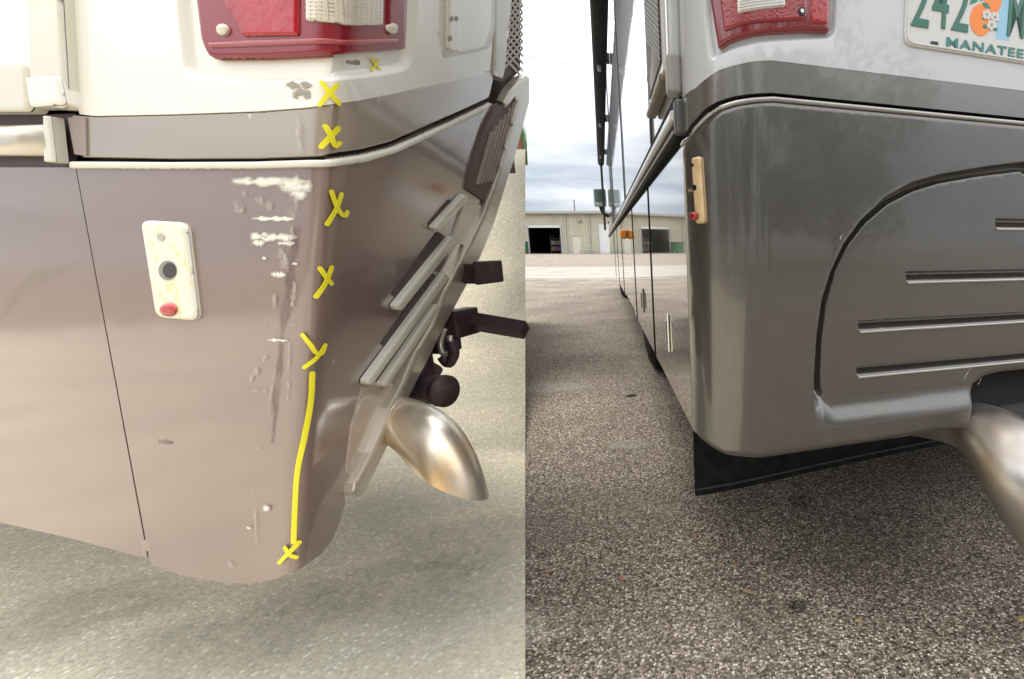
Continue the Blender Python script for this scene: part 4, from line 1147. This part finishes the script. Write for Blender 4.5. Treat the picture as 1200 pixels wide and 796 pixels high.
    for k in range(34):
        i += 1
        x0 = rs.gauss(326, 16); y0 = rs.uniform(205, 560); v = rs.random() < .6
        x1, y1 = (x0 + rs.uniform(-4, 1), y0 + rs.uniform(14, 60)) if v else (x0 + rs.uniform(10, 34), y0 + rs.uniform(-1, 2))
        patch('scratch', jag(x0, y0, x1, y1, rs.uniform(.5, 1.1), i, 8), Lsurf, SCUFF2, cap, off=.0022 + .00002 * k, thick=0, step=6, ostep=3, fade=.4)
    for (x0, y0, x1, y1, w) in ((336, 100, 368, 100, 7), (342, 110, 366, 111, 8), (412, 75, 430, 76, 4.5), (424, 72, 428, 79, 5), (350, 138, 354, 182, 5)):
        i += 1
        patch('chip', jag(x0, y0, x1, y1, w, i), lambda p, h: Lsurf(p, h + (wrel(p) if y0 < 118 else 0)), CHIP if y0 < 130 else SCUFF2, up, off=.0011 + .00003 * (i % 9), thick=0, step=2, ostep=2.5, fade=2)
    # yellow marker X strokes
    ST = [([(379, 97), (386, 108), (395, 121)], 2.5), ([(393, 99), (385, 111), (377, 124)], 2.3),
          ([(382, 148), (386, 158), (390, 170), (395, 167)], 2.6), ([(394, 150), (386, 160), (378, 172)], 2.9),
          ([(386, 224), (391, 240), (397, 250), (402, 252), (404, 248)], 2.5), ([(397, 227), (391, 244), (381, 262)], 2.5),
          ([(374, 314), (379, 323), (386, 332)], 2.5), ([(386, 313), (379, 331), (370, 347)], 2.5),
          ([(357, 392), (364, 403), (368, 412), (374, 414), (378, 405)], 2.2), ([(379, 404), (370, 418), (358, 430)], 2.2),
          ([(365, 437), (363, 470), (357, 510), (350, 550), (347, 590), (345, 634)], 2.6),
          ([(350, 634), (340, 647), (330, 658)], 2.2), ([(336, 641), (341, 649), (347, 652)], 2.3),
          ([(441, 71), (446, 78), (449, 82)], 1.2), ([(448, 72), (444, 79), (440, 83)], 1.2)]
    for i, (p, w) in enumerate(ST):
        low = p[0][1] > 185
        f = Lsurf if low else (lambda q, h: Lsurf(q, h + wrel(q)))
        patch('marker_stroke', stroke(p, w), f, YEL, cap if low else up, off=.0025 + .0003 * (i % 3), thick=.0004, step=6, ostep=3)
    # hitch gear seen under the bumper
    def pbox(name, px, py, dd, w, h, dep, m, bev=.004, rot=0):
        c = at(px, py, dd); k = dd / F_PX
        return box(name, c, X, Y, Z, (-w * k / 2, -dep / 2, -h * k / 2), (w * k / 2, dep / 2, h * k / 2), m, root, bev)
    HB = mat('hazed_black_steel', (.062, .036, .046), .55, .2, var=(28, (.11, .07, .06), .5, .72, 6))  # overexposed haze painted in as a raised purple black, with brownish rust variation
    a, b = at(528, 372, 1.18), at(615.2, 387, 1.18)
    hb = tube('hitch_bar', [a, b], .023, HB, root, 4)
    pbox('hitch_collar', 541, 378, 1.16, 16, 32, .09, HB)
    pbox('hitch_collar', 522, 396, 1.12, 18, 34, .06, HB)
    pbox('receiver_tube', 565, 320, 1.2, 20, 22, .10, HB)
    pbox('receiver_flange', 573, 319, 1.19, 5, 26, .11, HB)
    tube('safety_chain', spline([at(521, 385, 1.08), at(516, 402, 1.07), at(520, 416, 1.06), at(529, 410, 1.06), at(527, 394, 1.07)], 6), .006, LSIL, root, 8)
    tube('clevis', spline([at(528, 400, 1.06), at(532, 414, 1.06), at(526, 426, 1.06), at(518, 418, 1.06)], 5), .011, HB, root, 8)
    pbox('bracket', 478, 432, 1.0, 34, 42, .08, HB)
    tube('tow_tube', [at(470, 454, 1.02), at(521, 458, .96)], .030, HB, root, 20)
    tube('tow_tube_end', [at(517, 458, .955), at(523, 458.6, .952)], .0325, HB, root, 20)
    # exhaust elbow with its slanting outlet
    ctrl = []
    for (px, py, dd, r_) in ((402, 498, 1.0, .034), (436, 490, .90, .038), (470, 494, .84, .043), (501, 513, .80, .046), (523, 546, .785, .046), (537, 588, .785, .046), (545, 635, .80, .046)):
        ctrl.append([*at(px, py, dd), r_])
    sp = spline(ctrl, 8)
    cutp = at(526, 563, .785); cutn = np.array([-.52, -.30, -.80])
    def cut(o):
        bm = bmesh.new(); bm.from_mesh(o.data)
        bmesh.ops.bisect_plane(bm, geom=bm.verts[:] + bm.edges[:] + bm.faces[:], plane_co=Vector(cutp), plane_no=Vector(cutn), clear_outer=True)
        bm.to_mesh(o.data); bm.free()
        for p in o.data.polygons: p.use_smooth = True
        return o
    ep = cut(tube('exhaust_pipe', sp[:, :3], list(sp[:, 3]), LEXH, root, 40, caps=False))
    cut(tube('bore', sp[6:, :3], list(sp[6:, 3] - .0035), mat('bore_rust', (.50, .30, .15), .5, .5, var=(25, (.30, .16, .08), .4, .7)), ep, 32, caps=False))
    # body core, closing the coach behind its panels
    P = lambda px, py, h: LP(px, py, h)
    A0, A1 = P(-140, -420, -.03), P(385, -420, -.03)
    zt = 1.75
    b0 = P(-140, 300, -.03); b1 = P(372, 300, -.03); b2 = P(614.5, 95, -.05)
    b0b = P(-140, 585, -.03); b1b = P(352, 640, -.03)
    lst = [b0 + (b0 - b1) * 1.2, b1, b2]
    back = [b2 + np.array([-4.2, .6, 0]), lst[0] + np.array([0, 1.0, 0])]
    # upper core
    ring = lst + back
    zlo = .95
    vs = [(p[0], p[1], zlo) for p in ring] + [(p[0], p[1], zt) for p in ring]
    n = len(ring)
    mesh_obj('body_core', vs, [tuple(range(n)), tuple(range(n, 2 * n))] + [(i, (i + 1) % n, n + (i + 1) % n, n + i) for i in range(n)], mat('core_dark', (.10, .075, .07), .8), root)
    # lower core stays behind the side panel only
    e0 = b0b + (b0b - b1b) * 1.2
    q = [P(-140, 250, -.03) + (P(-140, 250, -.03) - P(372, 250, -.03)) * 1.2, P(372, 250, -.035), P(330, 610, -.04), e0]
    lst = [np.array(x, float) for x in q]; lst[0][2] = .94; lst[1][2] = .94; lst[2][2] = .37; lst[3][2] = .37
    vs = lst + [x + np.array([-.28, .55, 0]) for x in lst]
    mesh_obj('underbody', vs, [(0, 1, 2, 3), (4, 5, 6, 7), (0, 1, 5, 4), (1, 2, 6, 5), (2, 3, 7, 6), (3, 0, 4, 7)], MATS['core_dark'], root)
motorhome_left()

# ================================================================== trees across the lot behind the viewer (the paint mirrors them)
def tree(x, y, h, seed):
    r = random.Random(seed)
    t = empty('shade_tree', 'leafy green shade tree standing across the lot, mirrored in the charcoal paint', 'tree', group='shade trees across the lot')
    BK = mat('bark', (.12, .09, .07), .9); LF = mat('leaf_green', (.07, .11, .04), .7, var=(1.5, (.045, .075, .03), .4, .65))
    base = np.array([x, y, 0.0])
    tube('trunk', [base + Z * 0.0, base + Z * h * .25 + X * .1, base + Z * h * .6], [.24, .18, .08], BK, t, 10)
    bm = bmesh.new()
    clumps = []
    for i in range(16):
        a = r.uniform(0, 6.28); rr = r.uniform(.1, .36) * h; clumps.append((base + np.array([rr * math.cos(a), rr * math.sin(a), h * r.uniform(.2, .95)]), r.uniform(.14, .22) * h))
    for i in range(5200):
        c, rad = clumps[i % 16]
        d = np.array([r.gauss(0, 1) for _ in range(3)]); d /= np.linalg.norm(d)
        p = c + d * rad * r.uniform(.5, 1.0) ** .5
        u = np.array([r.gauss(0, 1) for _ in range(3)]); u /= np.linalg.norm(u); v = np.cross(u, d); sz = r.uniform(.09, .19)
        bm.faces.new([bm.verts.new(Vector(p + u * sz)), bm.verts.new(Vector(p + v * sz * .6)), bm.verts.new(Vector(p - u * sz)), bm.verts.new(Vector(p - v * sz * .6))])
    bm_obj('crown', bm, LF, t)
for i, (x, y, h) in enumerate(((-11, -12, 7.0), (-5.5, -13, 8.5), (-.5, -12, 7.2), (4.5, -13.5, 9.0), (9.5, -12, 7.5), (15, -14, 9.0), (-17, -15, 9.0))): tree(x, y, h, 40 + i)

# ================================================================== litter on the asphalt
def leaf(px, py, ln, wd_, ang, col, label, curl=.3):
    c = ground(px, py, .001); m = mat('leaf_%d_%d' % (px, py), col, .8, var=(90, tuple(x * .7 for x in col), .4, .65, 4))
    vs, fs = [], []; n = 8
    for i in range(n + 1):
        t = i / n; w = wd_ * math.sin(math.pi * min(max(t, .02), .98)) ** .8 * (1 - .3 * t)
        for j, sx in enumerate((-1, 0, 1)):
            x = (t - .5) * ln; y = sx * w
            z = .0015 + curl * (abs(sx) * w + .35 * abs(t - .4) * ln * .5)
            vs.append((x * math.cos(ang) - y * math.sin(ang), x * math.sin(ang) + y * math.cos(ang), z))
    for i in range(n):
        for j in range(2): fs.append((3 * i + j, 3 * i + j + 1, 3 * i + j + 4, 3 * i + j + 3))
    o = mesh_obj('fallen_leaf', vs, fs, m, None, True)
    md = o.modifiers.new('t', 'SOLIDIFY'); md.thickness = .0006
    o.location = Vector(c)
    return tag(o, label, 'leaf')
leaf(876, 694, .030, .006, -.5, (.52, .36, .22), 'pale tan curled leaf lying beside the dark oil spot')
leaf(1006, 728, .016, .006, .3, (.50, .38, .14), 'small yellow leaf fragment lying alone on dark asphalt')
leaf(643, 670, .022, .005, .1, (.42, .28, .17), 'brown leaf lying close to the joint with the pale concrete')
leaf(817, 628, .014, .006, 1.2, (.36, .10, .07), 'dark red leaf lying in front of the black rock guard')
leaf(740, 464, .06, .016, .4, (.05, .035, .03), 'dark brown leaf on the asphalt by the rear tyre')
leaf(1196, 727, .016, .007, .8, (.50, .36, .10), 'yellow leaf lying below the exhaust outlet of the charcoal coach')
leaf(862, 661, .013, .006, 2.0, (.40, .18, .09), 'orange brown leaf fragment between the rock guard and oil spot')
leaf(729, 679, .014, .006, 2.4, (.42, .17, .11), 'reddish leaf fragment alone on open asphalt')
def stain(px, py, r, col, name, seed, stretch=1.0, lo=.3, hi=.7, top=1.0):
    c = ground(px, py, .0); rnd = random.Random(seed); n = 40; ph = [rnd.uniform(0, 6.28) for _ in range(4)]
    vs = [(c[0], c[1], .0032)]; fade = [1.0]; fs = []
    for ring in range(1, 7):
        t = ring / 6
        for k in range(n):
            a = 2 * math.pi * k / n; w = 1 + .18 * math.sin(2 * a + ph[0]) + .12 * math.sin(3 * a + ph[1]) + .07 * math.sin(5 * a + ph[2])
            vs.append((c[0] + r * stretch * t * w * math.cos(a), c[1] + r * t * w * math.sin(a), .0032)); fade.append(min(1, (1 - t) * 2.2))
    for k in range(n): fs.append((0, 1 + k, 1 + (k + 1) % n))
    for ring in range(5):
        for k in range(n):
            a, b = 1 + ring * n + k, 1 + ring * n + (k + 1) % n; fs.append((a, a + n, b + n, b))
    o = mesh_obj(name, vs, fs, scuff_mat('stain_%d' % seed, col, 60, lo, hi, True, (1, 1, 1), top)); o['kind'] = 'structure'
    at_ = o.data.attributes.new('fade', 'FLOAT', 'POINT'); at_.data.foreach_set('value', np.array(fade, np.float32))
    return o
stain(934, 712, .028, (.03, .024, .02), 'oil_and_dark_patch', 1)
stain(940, 588, .05, (.03, .024, .02), 'oil_and_dark_patch', 2, top=.7)
stain(738, 522, .075, (.42, .38, .33), 'dry_patch', 3, 1.1, .2, .7, .8)
stain(645, 455, .16, (.42, .38, .33), 'dry_patch', 4, 1.3, .2, .7, .8)
stain(690, 425, .30, (.13, .11, .09), 'oil_and_dark_patch', 5, 1.4, .2, .9, .5)
stain(1010, 640, .22, (.11, .09, .075), 'oil_and_dark_patch', 6, 1.3, .25, .9, .45)  # broad, faint darker patch on the asphalt before the rock guard
stain(700, 600, .20, (.46, .40, .32), 'dry_patch', 7, 1.5, .3, .95, .4)
stain(820, 745, .16, (.45, .39, .31), 'dry_patch', 8, 1.5, .3, .95, .35)
for k, (px, py, r_, cc) in enumerate(((300, 742, .13, (.42, .40, .34)), (480, 690, .16, (.45, .42, .35)), (90, 720, .12, (.44, .41, .34)), (560, 760, .10, (.85, .80, .66)), (540, 640, .14, (.46, .43, .36)))):
    o = stain(px, py, r_, cc, 'damp_patch', 20 + k, 1.6, .25, .85, .55); o.location.z = .005

# move every empty's origin to its thing's base so that the handle sits where the thing stands
bpy.context.view_layer.update()
for o in [x for x in COL.objects if x.type == 'EMPTY']:
    kids = [c for c in COL.objects if c.parent == o]
    co = [c.matrix_world @ Vector(b) for c in kids for b in c.bound_box]
    if not co: continue
    lo = [min(v[i] for v in co) for i in range(3)]; hi = [max(v[i] for v in co) for i in range(3)]
    base = Vector(((lo[0] + hi[0]) / 2, (lo[1] + hi[1]) / 2, lo[2]))
    o.location = base
    for c in kids: c.location = c.location - base
